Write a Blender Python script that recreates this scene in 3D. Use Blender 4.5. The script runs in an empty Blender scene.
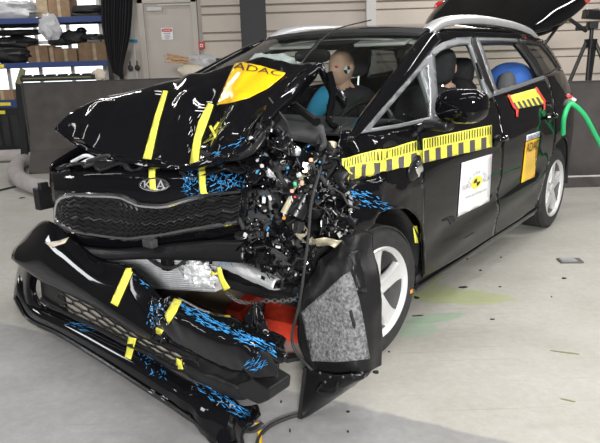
import bpy, bmesh, math, random
from mathutils import Vector, Matrix, noise
from mathutils.bvhtree import BVHTree
from mathutils.geometry import tessellate_polygon
random.seed(7)
PI = math.pi
scene = bpy.context.scene
C = scene.collection

# ------------------------------------------------------------------ camera
F_PX, PITCH, CAM_H, ROLL = 612.87, 0.2644, 1.4056, math.radians(1.7)
CAR_X, CAR_Y, CAR_YAW = -0.3449, 3.1494, 0.6669
cam_data = bpy.data.cameras.new('camera')
cam_data.sensor_width = 36.0
cam_data.lens = F_PX * 36.0 / 600.0
cam_data.clip_start = 0.05
cam = bpy.data.objects.new('camera', cam_data)
C.objects.link(cam)
cam.matrix_world = (Matrix.Translation((0, 0, CAM_H)) @ Matrix.Rotation(PI / 2 - PITCH, 4, 'X')
                    @ Matrix.Rotation(-ROLL, 4, 'Z'))
scene.camera = cam

# ------------------------------------------------------------------ world, lights, exposure
world = bpy.data.worlds.new('world')
scene.world = world
world.use_nodes = True
wb = world.node_tree.nodes['Background']
wb.inputs[0].default_value = (0.92, 0.96, 1.0, 1)
wb.inputs[1].default_value = 0.14
vs = scene.view_settings
vs.view_transform = 'Standard'
vs.look = 'None'
vs.gamma = 1.0
vs.exposure = -0.12
vs.use_curve_mapping = False


def area(name, loc, rot, sx, sy, power, col=(1, 1, 1)):
    d = bpy.data.lights.new(name, 'AREA')
    d.shape = 'RECTANGLE'
    d.size, d.size_y = sx, sy
    d.energy = power
    d.color = col
    o = bpy.data.objects.new(name, d)
    C.objects.link(o)
    o.location = loc
    o.rotation_euler = rot
    return o


# rows of fluorescent ceiling tubes of the hall
for lx, ly, pw in ((-3.6, 0.4, 40), (0.6, 0.4, 70), (4.6, 0.4, 120), (-4.6, 3.4, 30), (0.8, 3.2, 100), (4.8, 3.4, 120),
                   (-4.8, 9.2, 80), (4.8, 6.6, 70), (3.6, 9.8, 90)):
    if True:
        area('ceiling_tube', (lx, ly, 4.15), (0, 0, 0), 2.8, 0.2, pw, (1.0, 0.98, 0.95))
# fill light added behind the camera in place of a flash, brightens the cabin
area('flash_fill', (0.3, -4.2, 2.55), (math.radians(79), 0, 0), 0.9, 0.6, 800, (1.0, 0.99, 0.97))


# ------------------------------------------------------------------ projection helpers
def ray(px, py):
    a, b = (px - 300) / F_PX, (221.5 - py) / F_PX
    c, s = math.cos(ROLL), math.sin(ROLL)
    a, b = a * c + b * s, -a * s + b * c
    cp, sp = math.cos(PITCH), math.sin(PITCH)
    return Vector((a, cp + b * sp, -sp + b * cp))


def to_car(v, point=True):
    c, s = math.cos(CAR_YAW), math.sin(CAR_YAW)
    x, y = (v[0] - CAR_X, v[1] - CAR_Y) if point else (v[0], v[1])
    return Vector((c * x - s * y, s * x + c * y, v[2]))


CAM_W = Vector((0, 0, CAM_H))
CAM_L = to_car(CAM_W)


def W(px, py, ax, val):                       # world point on an axis plane
    d = ray(px, py)
    return CAM_W + d * ((val - CAM_W[ax]) / d[ax])


def L(px, py, ax, val):                       # car point on an axis plane
    d = to_car(ray(px, py), False)
    return CAM_L + d * ((val - CAM_L[ax]) / d[ax])


def LX(px, py, v): return L(px, py, 0, v)
def LY(px, py, v): return L(px, py, 1, v)
def LZ(px, py, v): return L(px, py, 2, v)
def WY(px, py, v): return W(px, py, 1, v)
def WZ(px, py, v=0.0): return W(px, py, 2, v)


def lerp(a, b, t): return a + (b - a) * t


def interp(tab, x):
    if x <= tab[0][0]: return tab[0][1]
    for (a, va), (b, vb) in zip(tab, tab[1:]):
        if x <= b:
            return lerp(va, vb, (x - a) / (b - a))
    return tab[-1][1]


# ------------------------------------------------------------------ materials
MATS = {}


def mat(name, col, rough=0.5, metal=0.0, coat=0.0, var=0.0, vscale=8.0, bump=0.0, bscale=40.0,
        emis=0.0, spec=0.5, trans=0.0, col2=None):
    m = bpy.data.materials.new(name)
    m.use_nodes = True
    nt = m.node_tree
    b = nt.nodes['Principled BSDF']
    b.inputs['Base Color'].default_value = (*col, 1)
    b.inputs['Roughness'].default_value = rough
    b.inputs['Metallic'].default_value = metal
    b.inputs['Coat Weight'].default_value = coat
    b.inputs['Coat Roughness'].default_value = 0.03
    b.inputs['Specular IOR Level'].default_value = spec
    if trans: b.inputs['Transmission Weight'].default_value = trans
    if emis:
        b.inputs['Emission Color'].default_value = (*col, 1)
        b.inputs['Emission Strength'].default_value = emis
    tc = nt.nodes.new('ShaderNodeTexCoord')
    if var or col2:
        n = nt.nodes.new('ShaderNodeTexNoise')
        n.inputs['Scale'].default_value = vscale
        n.inputs['Detail'].default_value = 5
        nt.links.new(tc.outputs['Object'], n.inputs['Vector'])
        r = nt.nodes.new('ShaderNodeValToRGB')
        r.color_ramp.elements[0].position = 0.32
        r.color_ramp.elements[1].position = 0.68
        lo = tuple(max(0, c * (1 - var)) for c in col)
        hi = col2 if col2 else tuple(min(1, c * (1 + var)) for c in col)
        r.color_ramp.elements[0].color = (*lo, 1)
        r.color_ramp.elements[1].color = (*hi, 1)
        nt.links.new(n.outputs['Fac'], r.inputs[0])
        nt.links.new(r.outputs[0], b.inputs['Base Color'])
    if bump:
        n = nt.nodes.new('ShaderNodeTexNoise')
        n.inputs['Scale'].default_value = bscale
        n.inputs['Detail'].default_value = 3
        nt.links.new(tc.outputs['Object'], n.inputs['Vector'])
        bp = nt.nodes.new('ShaderNodeBump')
        bp.inputs['Strength'].default_value = bump
        bp.inputs['Distance'].default_value = 0.02
        nt.links.new(n.outputs['Fac'], bp.inputs['Height'])
        nt.links.new(bp.outputs[0], b.inputs['Normal'])
    MATS[name] = m
    return m


def glass_mat(name, tint, refl):
    m = bpy.data.materials.new(name)
    m.use_nodes = True
    nt = m.node_tree
    nt.nodes.clear()
    o = nt.nodes.new('ShaderNodeOutputMaterial')
    mx = nt.nodes.new('ShaderNodeMixShader')
    t = nt.nodes.new('ShaderNodeBsdfTransparent')
    t.inputs[0].default_value = (*tint, 1)
    g = nt.nodes.new('ShaderNodeBsdfGlossy')
    g.inputs['Roughness'].default_value = 0.02
    g.inputs['Color'].default_value = (1, 1, 1, 1)
    fr = nt.nodes.new('ShaderNodeFresnel')
    # thin pane: the same index of refraction met from either face
    ge = nt.nodes.new('ShaderNodeNewGeometry')
    ior = nt.nodes.new('ShaderNodeMix')
    ior.inputs[2].default_value = refl
    ior.inputs[3].default_value = 1.0 / refl
    nt.links.new(ge.outputs['Backfacing'], ior.inputs[0])
    nt.links.new(ior.outputs[0], fr.inputs[0])
    nt.links.new(fr.outputs[0], mx.inputs[0])
    nt.links.new(t.outputs[0], mx.inputs[1])
    nt.links.new(g.outputs[0], mx.inputs[2])
    nt.links.new(mx.outputs[0], o.inputs[0])
    MATS[name] = m
    return m


mat('paint', (0.004, 0.004, 0.005), 0.04, spec=0.3, bump=0.03, bscale=3.0)
mat('paint_crumpled', (0.004, 0.004, 0.005), 0.06, spec=0.36, bump=0.12, bscale=9.0)
mat('black_plastic', (0.009, 0.009, 0.010), 0.42, spec=0.3, bump=0.08, bscale=60)
mat('satin_plastic', (0.009, 0.009, 0.010), 0.3, spec=0.35, bump=0.1, bscale=25)
mat('matte_black', (0.008, 0.008, 0.009), 0.75)
mat('grey_plastic', (0.045, 0.045, 0.047), 0.5, var=0.3, vscale=20)
mat('rubber', (0.022, 0.022, 0.023), 0.7, var=0.3, vscale=30)
mat('chrome', (0.85, 0.86, 0.88), 0.08, 1.0)
mat('silver', (0.66, 0.67, 0.69), 0.3, 0.6)
mat('frame_sheen_grey', (0.22, 0.23, 0.245), 0.3, 0.4)  # grey stands for the bright ceiling reflected in gloss-black window trim
mat('alloy', (0.60, 0.60, 0.60), 0.35, 0.35)
mat('alu', (0.68, 0.69, 0.71), 0.4, 0.2, var=0.2, vscale=25, bump=0.5, bscale=30)
mat('foil', (0.78, 0.79, 0.81), 0.3, 0.35, bump=0.9, bscale=40)
mat('brake', (0.13, 0.13, 0.13), 0.5, 0.4)
mat('wall_dark', (0.12, 0.115, 0.11), 0.8, var=0.15, vscale=2)
mat('sky_window', (0.95, 0.98, 1.0), 0.5, emis=14.0)
mat('yellow_tape', (0.78, 0.74, 0.09), 0.5, var=0.08, vscale=30)
mat('yellow_sheet', (0.88, 0.5, 0.008), 0.18, coat=0.6)
mat('print_black', (0.012, 0.012, 0.012), 0.5)
mat('print_grey', (0.085, 0.08, 0.085), 0.5)
mat('white_sheet', (0.86, 0.86, 0.88), 0.45)
mat('pale_sheet', (0.66, 0.68, 0.8), 0.5)
mat('text_grey', (0.3, 0.3, 0.32), 0.5)
mat('blue_scuff', (0.03, 0.26, 0.6), 0.6, var=0.35, vscale=60)
mat('red_paint', (0.62, 0.05, 0.022), 0.45, var=0.25, vscale=12)
mat('red_tape', (0.75, 0.06, 0.05), 0.5)
mat('tail_lamp', (0.55, 0.02, 0.02), 0.12, coat=1.0, emis=0.4)
mat('green_hose', (0.03, 0.5, 0.17), 0.4)
mat('white_part', (0.62, 0.62, 0.61), 0.45)
mat('green_part', (0.05, 0.5, 0.2), 0.45)
mat('orange_part', (0.8, 0.3, 0.04), 0.45)
mat('beige_metal', (0.42, 0.38, 0.27), 0.4, 0.4, var=0.3, vscale=18, bump=0.3, bscale=25)
mat('backing_tan', (0.34, 0.31, 0.26), 0.9, var=0.25, vscale=10)
mat('felt', (0.15, 0.15, 0.155), 0.95, var=0.55, vscale=75, bump=0.6, bscale=120)
mat('skin', (0.66, 0.4, 0.29), 0.55, var=0.1, vscale=20)
mat('blue_cloth', (0.03, 0.3, 0.52), 0.8)
mat('blue_seat', (0.04, 0.16, 0.6), 0.7)
mat('seat_cloth', (0.022, 0.022, 0.025), 0.85, var=0.25, vscale=40)
mat('seat_grey', (0.11, 0.11, 0.12), 0.8)
mat('airbag', (0.72, 0.74, 0.74), 0.8)
mat('headliner', (0.55, 0.54, 0.52), 0.9)
mat('trim_dark', (0.02, 0.02, 0.022), 0.6)
mat('barrier', (0.062, 0.055, 0.053), 0.8, var=0.22, vscale=5, bump=0.15, bscale=150)
mat('barrier_end', (0.025, 0.025, 0.026), 0.7)
mat('cladding', (0.56, 0.495, 0.435), 0.55, var=0.05, vscale=2)
mat('wall_paint', (0.52, 0.485, 0.44), 0.8, var=0.05, vscale=2)
mat('door_paint', (0.52, 0.475, 0.43), 0.55, var=0.04, vscale=3)
mat('steel_black', (0.010, 0.011, 0.014), 0.55)
mat('light_steel', (0.6, 0.59, 0.57), 0.5)
mat('shelf_blue', (0.02, 0.045, 0.16), 0.5)
mat('cardboard', (0.25, 0.16, 0.095), 0.85, var=0.15, vscale=10)
mat('cardboard_light', (0.42, 0.33, 0.22), 0.85, var=0.15, vscale=10)
mat('curtain', (0.016, 0.016, 0.02), 0.9)
mat('bag_black', (0.013, 0.013, 0.014), 0.6, bump=0.5, bscale=20)
mat('pipe_grey', (0.38, 0.35, 0.345), 0.75, var=0.12, vscale=8, bump=0.3, bscale=60)
mat('tripod_black', (0.015, 0.015, 0.016), 0.5)
mat('box_red', (0.6, 0.04, 0.04), 0.5)
mat('sign_red', (0.62, 0.1, 0.08), 0.5)
mat('daylight', (0.95, 0.98, 1.0), 0.5, emis=1.8)
mat('yellow_label', (0.8, 0.68, 0.05), 0.5)
mat('olive', (0.2, 0.2, 0.1), 0.8)
mat('wood', (0.42, 0.25, 0.12), 0.7, var=0.4, vscale=25)
mat('paper', (0.62, 0.55, 0.45), 0.8, bump=0.6, bscale=20)
mat('ceiling_grey', (0.14, 0.14, 0.14), 0.9, var=0.1)
glass_mat('windscreen_glass', (0.74, 0.79, 0.77), 1.52)
glass_mat('window_glass', (0.90, 0.93, 0.92), 1.25)
glass_mat('dark_glass', (0.20, 0.21, 0.21), 1.5)
glass_mat('plastic_film', (0.72, 0.72, 0.74), 1.35)


def plastic_bag_mat():
    m = mat('clear_bag', (0.6, 0.6, 0.62), 0.3, bump=0.8, bscale=15, trans=0.35)
    return m


plastic_bag_mat()


# ------------------------------------------------------------------ mesh helpers
def catmull(p0, p1, p2, p3, t):
    t2, t3 = t * t, t * t * t
    return 0.5 * ((2 * p1) + (p2 - p0) * t + (2 * p0 - 5 * p1 + 4 * p2 - p3) * t2 + (3 * p1 - p0 - 3 * p2 + p3) * t3)


def curve(pts, n, smooth=True):
    pts = [Vector(p) for p in pts]
    m = len(pts) - 1
    out = []
    for i in range(n + 1):
        s = i / n * m
        k = min(int(s), m - 1)
        t = s - k
        if smooth:
            p0 = pts[k - 1] if k > 0 else 2 * pts[0] - pts[1]
            p3 = pts[k + 2] if k + 2 <= m else 2 * pts[m] - pts[m - 1]
            out.append(catmull(p0, pts[k], pts[k + 1], p3, t))
        else:
            out.append(pts[k].lerp(pts[k + 1], t))
    return out


class MB:
    def __init__(s): s.v, s.f = [], []

    def add(s, verts, faces):
        o = len(s.v)
        s.v += [Vector(p) for p in verts]
        s.f += [tuple(i + o for i in f) for f in faces]
        return s

    def box(s, c, d, rot=None, taper=1.0):
        c = Vector(c)
        vs_ = []
        for z in (-1, 1):
            k = taper if z > 0 else 1.0
            for x, y in ((-1, -1), (1, -1), (1, 1), (-1, 1)):
                v = Vector((x * d[0] / 2 * k, y * d[1] / 2 * k, z * d[2] / 2))
                if rot is not None: v = rot @ v
                vs_.append(c + v)
        return s.add(vs_, [(3, 2, 1, 0), (4, 5, 6, 7), (0, 1, 5, 4), (1, 2, 6, 5), (2, 3, 7, 6), (3, 0, 4, 7)])

    def tube(s, path, r, n=8, cap=True):
        path = [Vector(p) for p in path]
        rr = r if isinstance(r, (list, tuple)) else [r] * len(path)
        vs_, fs = [], []
        up = None
        for i, p in enumerate(path):
            a = path[max(0, i - 1)]
            b = path[min(len(path) - 1, i + 1)]
            d = (b - a)
            if d.length < 1e-9: d = Vector((0, 0, 1))
            d.normalize()
            if up is None:
                up = Vector((0, 0, 1)) if abs(d.z) < 0.9 else Vector((1, 0, 0))
            u = d.cross(up)
            if u.length < 1e-6:
                u = d.cross(Vector((0.3, 0.8, 0.5)))
            u.normalize()
            w = u.cross(d).normalized()
            up = w
            for k in range(n):
                q = 2 * PI * k / n
                vs_.append(p + (u * math.cos(q) + w * math.sin(q)) * rr[i])
        for i in range(len(path) - 1):
            for k in range(n):
                a, b = i * n + k, i * n + (k + 1) % n
                fs.append((a, b, b + n, a + n))
        if cap:
            fs.append(tuple(range(n - 1, -1, -1)))
            fs.append(tuple((len(path) - 1) * n + k for k in range(n)))
        return s.add(vs_, fs)

    def lathe(s, prof, n, axis='X', c=(0, 0, 0), closed=False):
        c = Vector(c)
        vs_, fs = [], []
        for a, r in prof:
            for k in range(n):
                q = 2 * PI * k / n
                u, w = r * math.cos(q), r * math.sin(q)
                vs_.append(c + (Vector((a, u, w)) if axis == 'X' else Vector((u, w, a)) if axis == 'Z' else Vector((u, a, w))))
        m = len(prof)
        for i in range(m - 1 + (1 if closed else 0)):
            j = (i + 1) % m
            for k in range(n):
                fs.append((i * n + k, i * n + (k + 1) % n, j * n + (k + 1) % n, j * n + k))
        return s.add(vs_, fs)

    def sheet(s, rows, nu, nv, smooth=True, disp=None):
        rr = [curve(r, nu, smooth) for r in rows]
        cols = [curve([r[i] for r in rr], nv, smooth) for i in range(nu + 1)]
        vs_ = []
        for i in range(nu + 1):
            for j in range(nv + 1):
                p = cols[i][j]
                if disp: p = p + disp(p, i / nu, j / nv)
                vs_.append(p)
        fs = []
        for i in range(nu):
            for j in range(nv):
                a = i * (nv + 1) + j
                fs.append((a, a + nv + 1, a + nv + 2, a + 1))
        return s.add(vs_, fs)

    def prism(s, poly, d):
        """poly: 3D outline, d: extrusion vector"""
        n = len(poly)
        poly = [Vector(p) for p in poly]
        d = Vector(d)
        tris = tessellate_polygon([poly])
        vs_ = poly + [p + d for p in poly]
        fs = [tuple(t) for t in tris] + [(t[2] + n, t[1] + n, t[0] + n) for t in tris]
        fs += [(i, (i + 1) % n, (i + 1) % n + n, i + n) for i in range(n)]
        return s.add(vs_, fs)

    def blob(s, c, d, seed=0, amp=0.15, freq=1.6, n=14, m=9, flat=None, rot=None, power=2.0):
        c = Vector(c)
        vs_, fs = [], []
        off = Vector((seed * 3.7, seed * 1.3, seed * 7.1))
        for j in range(m + 1):
            th = PI * j / m
            for i in range(n):
                ph = 2 * PI * i / n
                u = Vector((math.sin(th) * math.cos(ph), math.sin(th) * math.sin(ph), math.cos(th)))
                k = (abs(u.x) ** power + abs(u.y) ** power + abs(u.z) ** power) ** (-1 / power)
                k *= 1 + amp * noise.noise(u * freq + off)
                v = Vector((u.x * d[0] / 2, u.y * d[1] / 2, u.z * d[2] / 2)) * k
                if rot is not None: v = rot @ v
                v = c + v
                if flat is not None and v.z < flat: v.z = flat
                vs_.append(v)
        for j in range(m):
            for i in range(n):
                fs.append((j * n + i, (j + 1) * n + i, (j + 1) * n + (i + 1) % n, j * n + (i + 1) % n))
        return s.add(vs_, fs)

    def bvh(s): return BVHTree.FromPolygons([tuple(v) for v in s.v], s.f)

    def build(s, name, m, parent=None, smooth=True, solid=0.0, origin=None, bevel=0.0, angle=40, sub=0, offset=0.0):
        me = bpy.data.meshes.new(name)
        o3 = Vector(origin) if origin is not None else Vector((0, 0, 0))
        me.from_pydata([tuple(v - o3) for v in s.v], [], s.f)
        bm = bmesh.new()
        bm.from_mesh(me)
        bmesh.ops.remove_doubles(bm, verts=bm.verts, dist=1e-5)
        bmesh.ops.recalc_face_normals(bm, faces=bm.faces)
        bm.to_mesh(me)
        bm.free()
        me.validate()
        if smooth:
            for p in me.polygons: p.use_smooth = True
            try:
                me.set_sharp_from_angle(angle=math.radians(angle))
            except Exception:
                pass
        me.materials.append(MATS[m])
        o = bpy.data.objects.new(name, me)
        C.objects.link(o)
        if parent is not None:
            o.parent = parent
        elif origin is not None:
            o.location = o3
        if sub:
            md = o.modifiers.new('sub', 'SUBSURF')
            md.levels = md.render_levels = sub
        if solid:
            md = o.modifiers.new('solid', 'SOLIDIFY')
            md.thickness = solid
            md.offset = offset
        if bevel:
            md = o.modifiers.new('bevel', 'BEVEL')
            md.width = bevel
            md.segments = 2
            md.limit_method = 'ANGLE'
        return o


def tag(o, label, cat, group=None, kind=None):
    o['label'] = label
    o['category'] = cat
    if group: o['group'] = group
    if kind: o['kind'] = kind
    return o


def thing(name, label, cat, loc=(0, 0, 0), rotz=0.0, group=None):
    o = bpy.data.objects.new(name, None)
    C.objects.link(o)
    o.empty_display_size = 0.1
    o.location = loc
    o.rotation_euler = (0, 0, rotz)
    return tag(o, label, cat, group)


def struct(o):
    o['kind'] = 'structure'
    return o


def flat_mesh(outline, holes, step):
    """2D outline -> (verts2d, faces) finely cut along a grid"""
    loops = [[Vector((p[0], p[1], 0)) for p in outline]] + [[Vector((p[0], p[1], 0)) for p in h] for h in holes]
    tris = tessellate_polygon(loops)
    allp = [p for l in loops for p in l]
    bm = bmesh.new()
    vs_ = [bm.verts.new(p) for p in allp]
    for t in tris:
        try: bm.faces.new([vs_[i] for i in t])
        except ValueError: pass
    xs = [p.x for p in allp]
    ys = [p.y for p in allp]
    for ax, lo, hi in ((0, min(xs), max(xs)), (1, min(ys), max(ys))):
        n = int((hi - lo) / step)
        for k in range(1, n + 1):
            co = Vector((0, 0, 0))
            co[ax] = lo + (hi - lo) * k / (n + 1)
            no = Vector((0, 0, 0))
            no[ax] = 1
            bmesh.ops.bisect_plane(bm, geom=bm.verts[:] + bm.edges[:] + bm.faces[:], plane_co=co, plane_no=no, dist=1e-6)
    bm.verts.index_update()
    v = [(q.co.x, q.co.y) for q in bm.verts]
    f = [tuple(q.index for q in fc.verts) for fc in bm.faces]
    bm.free()
    return v, f


def cast(px, py, bvhs, off):
    d = to_car(ray(px, py), False).normalized()
    best = None
    for b in bvhs:
        h = b.ray_cast(CAM_L, d)
        if h[0] is not None and (best is None or h[3] < best[3]): best = h
    if best is None: return None
    n = best[1]
    if n.dot(d) > 0: n = -n
    return best[0] + n * off


def stick2(v2, f2, bvhs, off):
    mb = MB()
    pos = [cast(x, y, bvhs, off) for x, y in v2]
    ok = {}
    for i, p in enumerate(pos):
        if p is not None:
            ok[i] = len(mb.v)
            mb.v.append(p)
    for f in f2:
        if all(i in ok for i in f):
            ps = [pos[i] for i in f]
            if max((ps[a] - ps[a - 1]).length for a in range(len(ps))) < 0.25:
                mb.f.append(tuple(ok[i] for i in f))
    return mb


def stick(name, poly, bvhs, m, parent, off=0.004, step=5, thick=0.0015, kind=None):
    v2, f2 = flat_mesh(poly, [], step)
    mb = stick2(v2, f2, bvhs, off)
    if not mb.f: return None
    o = mb.build(name, m, parent, solid=thick)
    if kind: o['kind'] = kind
    return o


def text2d(body):
    cu = bpy.data.curves.new('txt', 'FONT')
    cu.body = body
    cu.resolution_u = 3
    o = bpy.data.objects.new('txt', cu)
    C.objects.link(o)
    dg = bpy.context.evaluated_depsgraph_get()
    ev = o.evaluated_get(dg)
    me = ev.to_mesh()
    v = [(p.co.x, p.co.y) for p in me.vertices]
    f = [tuple(p.vertices) for p in me.polygons]
    ev.to_mesh_clear()
    bpy.data.objects.remove(o)
    bpy.data.curves.remove(cu)
    x0, x1 = min(p[0] for p in v), max(p[0] for p in v)
    y0, y1 = min(p[1] for p in v), max(p[1] for p in v)
    return [((a - x0) / (x1 - x0), (b - y0) / (y1 - y0)) for a, b in v], f


def bil(q, u, v):
    """q = TL, TR, BR, BL in pixels; u right, v up"""
    tl, tr, br, bl = q
    tx, ty = lerp(tl[0], tr[0], u), lerp(tl[1], tr[1], u)
    bx_, by_ = lerp(bl[0], br[0], u), lerp(bl[1], br[1], u)
    return (lerp(bx_, tx, v), lerp(by_, ty, v))


def subquad(q, u0, v0, u1, v1):
    return [bil(q, u0, v1), bil(q, u1, v1), bil(q, u1, v0), bil(q, u0, v0)]


def stick_text(name, body, q, bvhs, m, parent, off=0.006):
    v, f = text2d(body)
    mb = stick2([bil(q, a, b) for a, b in v], f, bvhs, off)
    if mb.f: return mb.build(name, m, parent, smooth=False)


def rotz(a): return Matrix.Rotation(a, 3, 'Z')


# ================================================================== THE HALL
def floor_material():
    m = bpy.data.materials.new('concrete')
    m.use_nodes = True
    nt = m.node_tree
    N, K = nt.nodes, nt.links
    b = N['Principled BSDF']
    geo = N.new('ShaderNodeNewGeometry')
    sep = N.new('ShaderNodeSeparateXYZ')
    K.new(geo.outputs['Position'], sep.inputs[0])

    def math_(op, a, c=None):
        n = N.new('ShaderNodeMath')
        n.operation = op
        for i, q in enumerate((a, c)):
            if q is None: continue
            if isinstance(q, (int, float)): n.inputs[i].default_value = q
            else: K.new(q, n.inputs[i])
        return n.outputs[0]

    def noise_(scale, detail=6, rough=0.6):
        n = N.new('ShaderNodeTexNoise')
        n.inputs['Scale'].default_value = scale
        n.inputs['Detail'].default_value = detail
        n.inputs['Roughness'].default_value = rough
        K.new(geo.outputs['Position'], n.inputs['Vector'])
        return n.outputs['Fac']

    def ramp(fac, p0, p1, c0=(0, 0, 0, 1), c1=(1, 1, 1, 1)):
        r = N.new('ShaderNodeValToRGB')
        r.color_ramp.elements[0].position = p0
        r.color_ramp.elements[1].position = p1
        r.color_ramp.elements[0].color = c0
        r.color_ramp.elements[1].color = c1
        K.new(fac, r.inputs[0])
        return r.outputs[0]

    def mix(fac, a, c):
        n = N.new('ShaderNodeMix')
        n.data_type = 'RGBA'
        for i, q in ((0, fac), (6, a), (7, c)):
            if isinstance(q, (int, float)): n.inputs[i].default_value = q
            elif isinstance(q, tuple): n.inputs[i].default_value = (*q, 1)
            else: K.new(q, n.inputs[i])
        return n.outputs[2]

    base = ramp(noise_(1.3, 8, 0.65), 0.3, 0.75, (0.37, 0.355, 0.315, 1), (0.47, 0.46, 0.43, 1))
    fine = ramp(noise_(26, 6, 0.7), 0.35, 0.7, (0.88, 0.88, 0.88, 1), (1.04, 1.04, 1.04, 1))
    mul = N.new('ShaderNodeMix')
    mul.data_type = 'RGBA'
    mul.blend_type = 'MULTIPLY'
    mul.inputs[0].default_value = 1
    # pale grey painted field in front, edge running diagonally
    grey = ramp(noise_(3, 8, 0.7), 0.3, 0.7, (0.25, 0.247, 0.247, 1), (0.335, 0.33, 0.333, 1))
    # line through (0.02,2.34) and (0.75,1.97):  n.p
    d = math_('ADD', math_('MULTIPLY', sep.outputs[0], 0.50), sep.outputs[1])
    d = math_('ADD', d, math_('MULTIPLY', noise_(9, 3), 0.05))
    side = ramp(math_('SUBTRACT', 2.385, d), 0.0, 0.02)
    col = mix(side, base, grey)
    K.new(col, mul.inputs[6])
    K.new(fine, mul.inputs[7])
    col = mul.outputs[2]

    # dried green coolant stains
    def stain(col, cx, cy, rx, ry, ang, c, k):
        dx, dy = math_('SUBTRACT', sep.outputs[0], cx), math_('SUBTRACT', sep.outputs[1], cy)
        ca, sa = math.cos(ang), math.sin(ang)
        u = math_('ADD', math_('MULTIPLY', dx, ca / rx), math_('MULTIPLY', dy, sa / rx))
        v = math_('ADD', math_('MULTIPLY', dx, -sa / ry), math_('MULTIPLY', dy, ca / ry))
        r2 = math_('ADD', math_('MULTIPLY', u, u), math_('MULTIPLY', v, v))
        r2 = math_('ADD', r2, math_('MULTIPLY', math_('SUBTRACT', noise_(5, 4), 0.5), 1.3))
        msk = ramp(r2, 0.72, 1.0, (k, k, k, 1), (0, 0, 0, 1))
        return mix(msk, col, c)
    p = WZ(455, 297)
    col = stain(col, p.x, p.y, 0.34, 0.12, -0.12, (0.36, 0.40, 0.19), 0.75)
    p = WZ(425, 290)
    col = stain(col, p.x, p.y, 0.2, 0.14, 0.0, (0.33, 0.36, 0.18), 0.6)
    p = WZ(436, 318)
    col = stain(col, p.x, p.y, 0.2, 0.055, 0.25, (0.20, 0.36, 0.22), 0.6)
    p = WZ(415, 330)
    col = stain(col, p.x, p.y, 0.13, 0.08, 0.5, (0.25, 0.40, 0.27), 0.5)
    # faint streaks and scratches worn into the slab
    def streak(col, ang, sx_, sy_, lo, hi, c, k):
        mp = N.new('ShaderNodeMapping')
        mp.inputs['Rotation'].default_value = (0, 0, ang)
        mp.inputs['Scale'].default_value = (sx_, sy_, 1)
        K.new(geo.outputs['Position'], mp.inputs['Vector'])
        n = N.new('ShaderNodeTexNoise')
        n.inputs['Scale'].default_value = 1.0
        n.inputs['Detail'].default_value = 4
        K.new(mp.outputs[0], n.inputs['Vector'])
        msk = ramp(n.outputs['Fac'], lo, hi, (0, 0, 0, 1), (k, k, k, 1))
        return mix(msk, col, c)
    col = streak(col, 0.5, 1.2, 42, 0.64, 0.70, (0.27, 0.25, 0.21), 0.38)
    col = streak(col, -0.9, 1.6, 55, 0.66, 0.71, (0.24, 0.22, 0.19), 0.38)
    col = streak(col, 1.3, 2.5, 9, 0.60, 0.75, (0.30, 0.28, 0.24), 0.35)
    col = streak(col, 0.1, 0.8, 2.0, 0.55, 0.75, (0.56, 0.55, 0.52), 0.35)
    # scattered brown scuffs
    sc = ramp(noise_(4.5, 10, 0.8), 0.60, 0.72)
    sc2 = math_('MULTIPLY', sc, 0.35)
    col = mix(sc2, col, (0.25, 0.21, 0.16))
    dk = ramp(noise_(40, 2, 0.5), 0.80, 0.84)
    col = mix(math_('MULTIPLY', dk, 0.5), col, (0.12, 0.11, 0.1))
    K.new(col, b.inputs['Base Color'])
    rr = ramp(noise_(7, 4), 0.3, 0.7, (0.38, 0.38, 0.38, 1), (0.6, 0.6, 0.6, 1))
    K.new(rr, b.inputs['Roughness'])
    bp = N.new('ShaderNodeBump')
    bp.inputs['Strength'].default_value = 0.12
    bp.inputs['Distance'].default_value = 0.01
    K.new(noise_(30, 6), bp.inputs['Height'])
    K.new(bp.outputs[0], b.inputs['Normal'])
    MATS['concrete'] = m


floor_material()
WALL_Y = 11.0
struct(MB().box((0.5, 4.3, -0.05), (15, 14.0, 0.1)).build('floor', 'concrete', smooth=False))
struct(MB().box((0.5, 4.3, 4.35), (15, 14.0, 0.1)).build('ceiling', 'ceiling_grey', smooth=False))
wall = struct(MB().box((0.5, WALL_Y + 0.15, 2.15), (15, 0.1, 4.3)).build('wall_back', 'wall_paint', smooth=False))
struct(MB().box((-7.0, 4.3, 2.15), (0.1, 14.0, 4.3)).build('wall_left', 'wall_dark', smooth=False))
struct(MB().box((8.0, 4.3, 2.15), (0.1, 14.0, 4.3)).build('wall_right', 'wall_dark', smooth=False))

wl = struct(MB().box((-6.93, 4.75, 2.3), (0.02, 1.5, 1.0)).build('window_2', 'sky_window', smooth=False))
for dy, dz, wy_, hz in ((-0.75, 0, 0.06, 1.06), (0.75, 0, 0.06, 1.06), (0, -0.5, 1.5, 0.06), (0, 0.5, 1.5, 0.06), (0, 0, 0.04, 1.0)):
    MB().box((-6.91, 4.75 + dy, 2.3 + dz), (0.05, wy_, hz)).build('window_frame', 'light_steel', wl, smooth=False)
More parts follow.
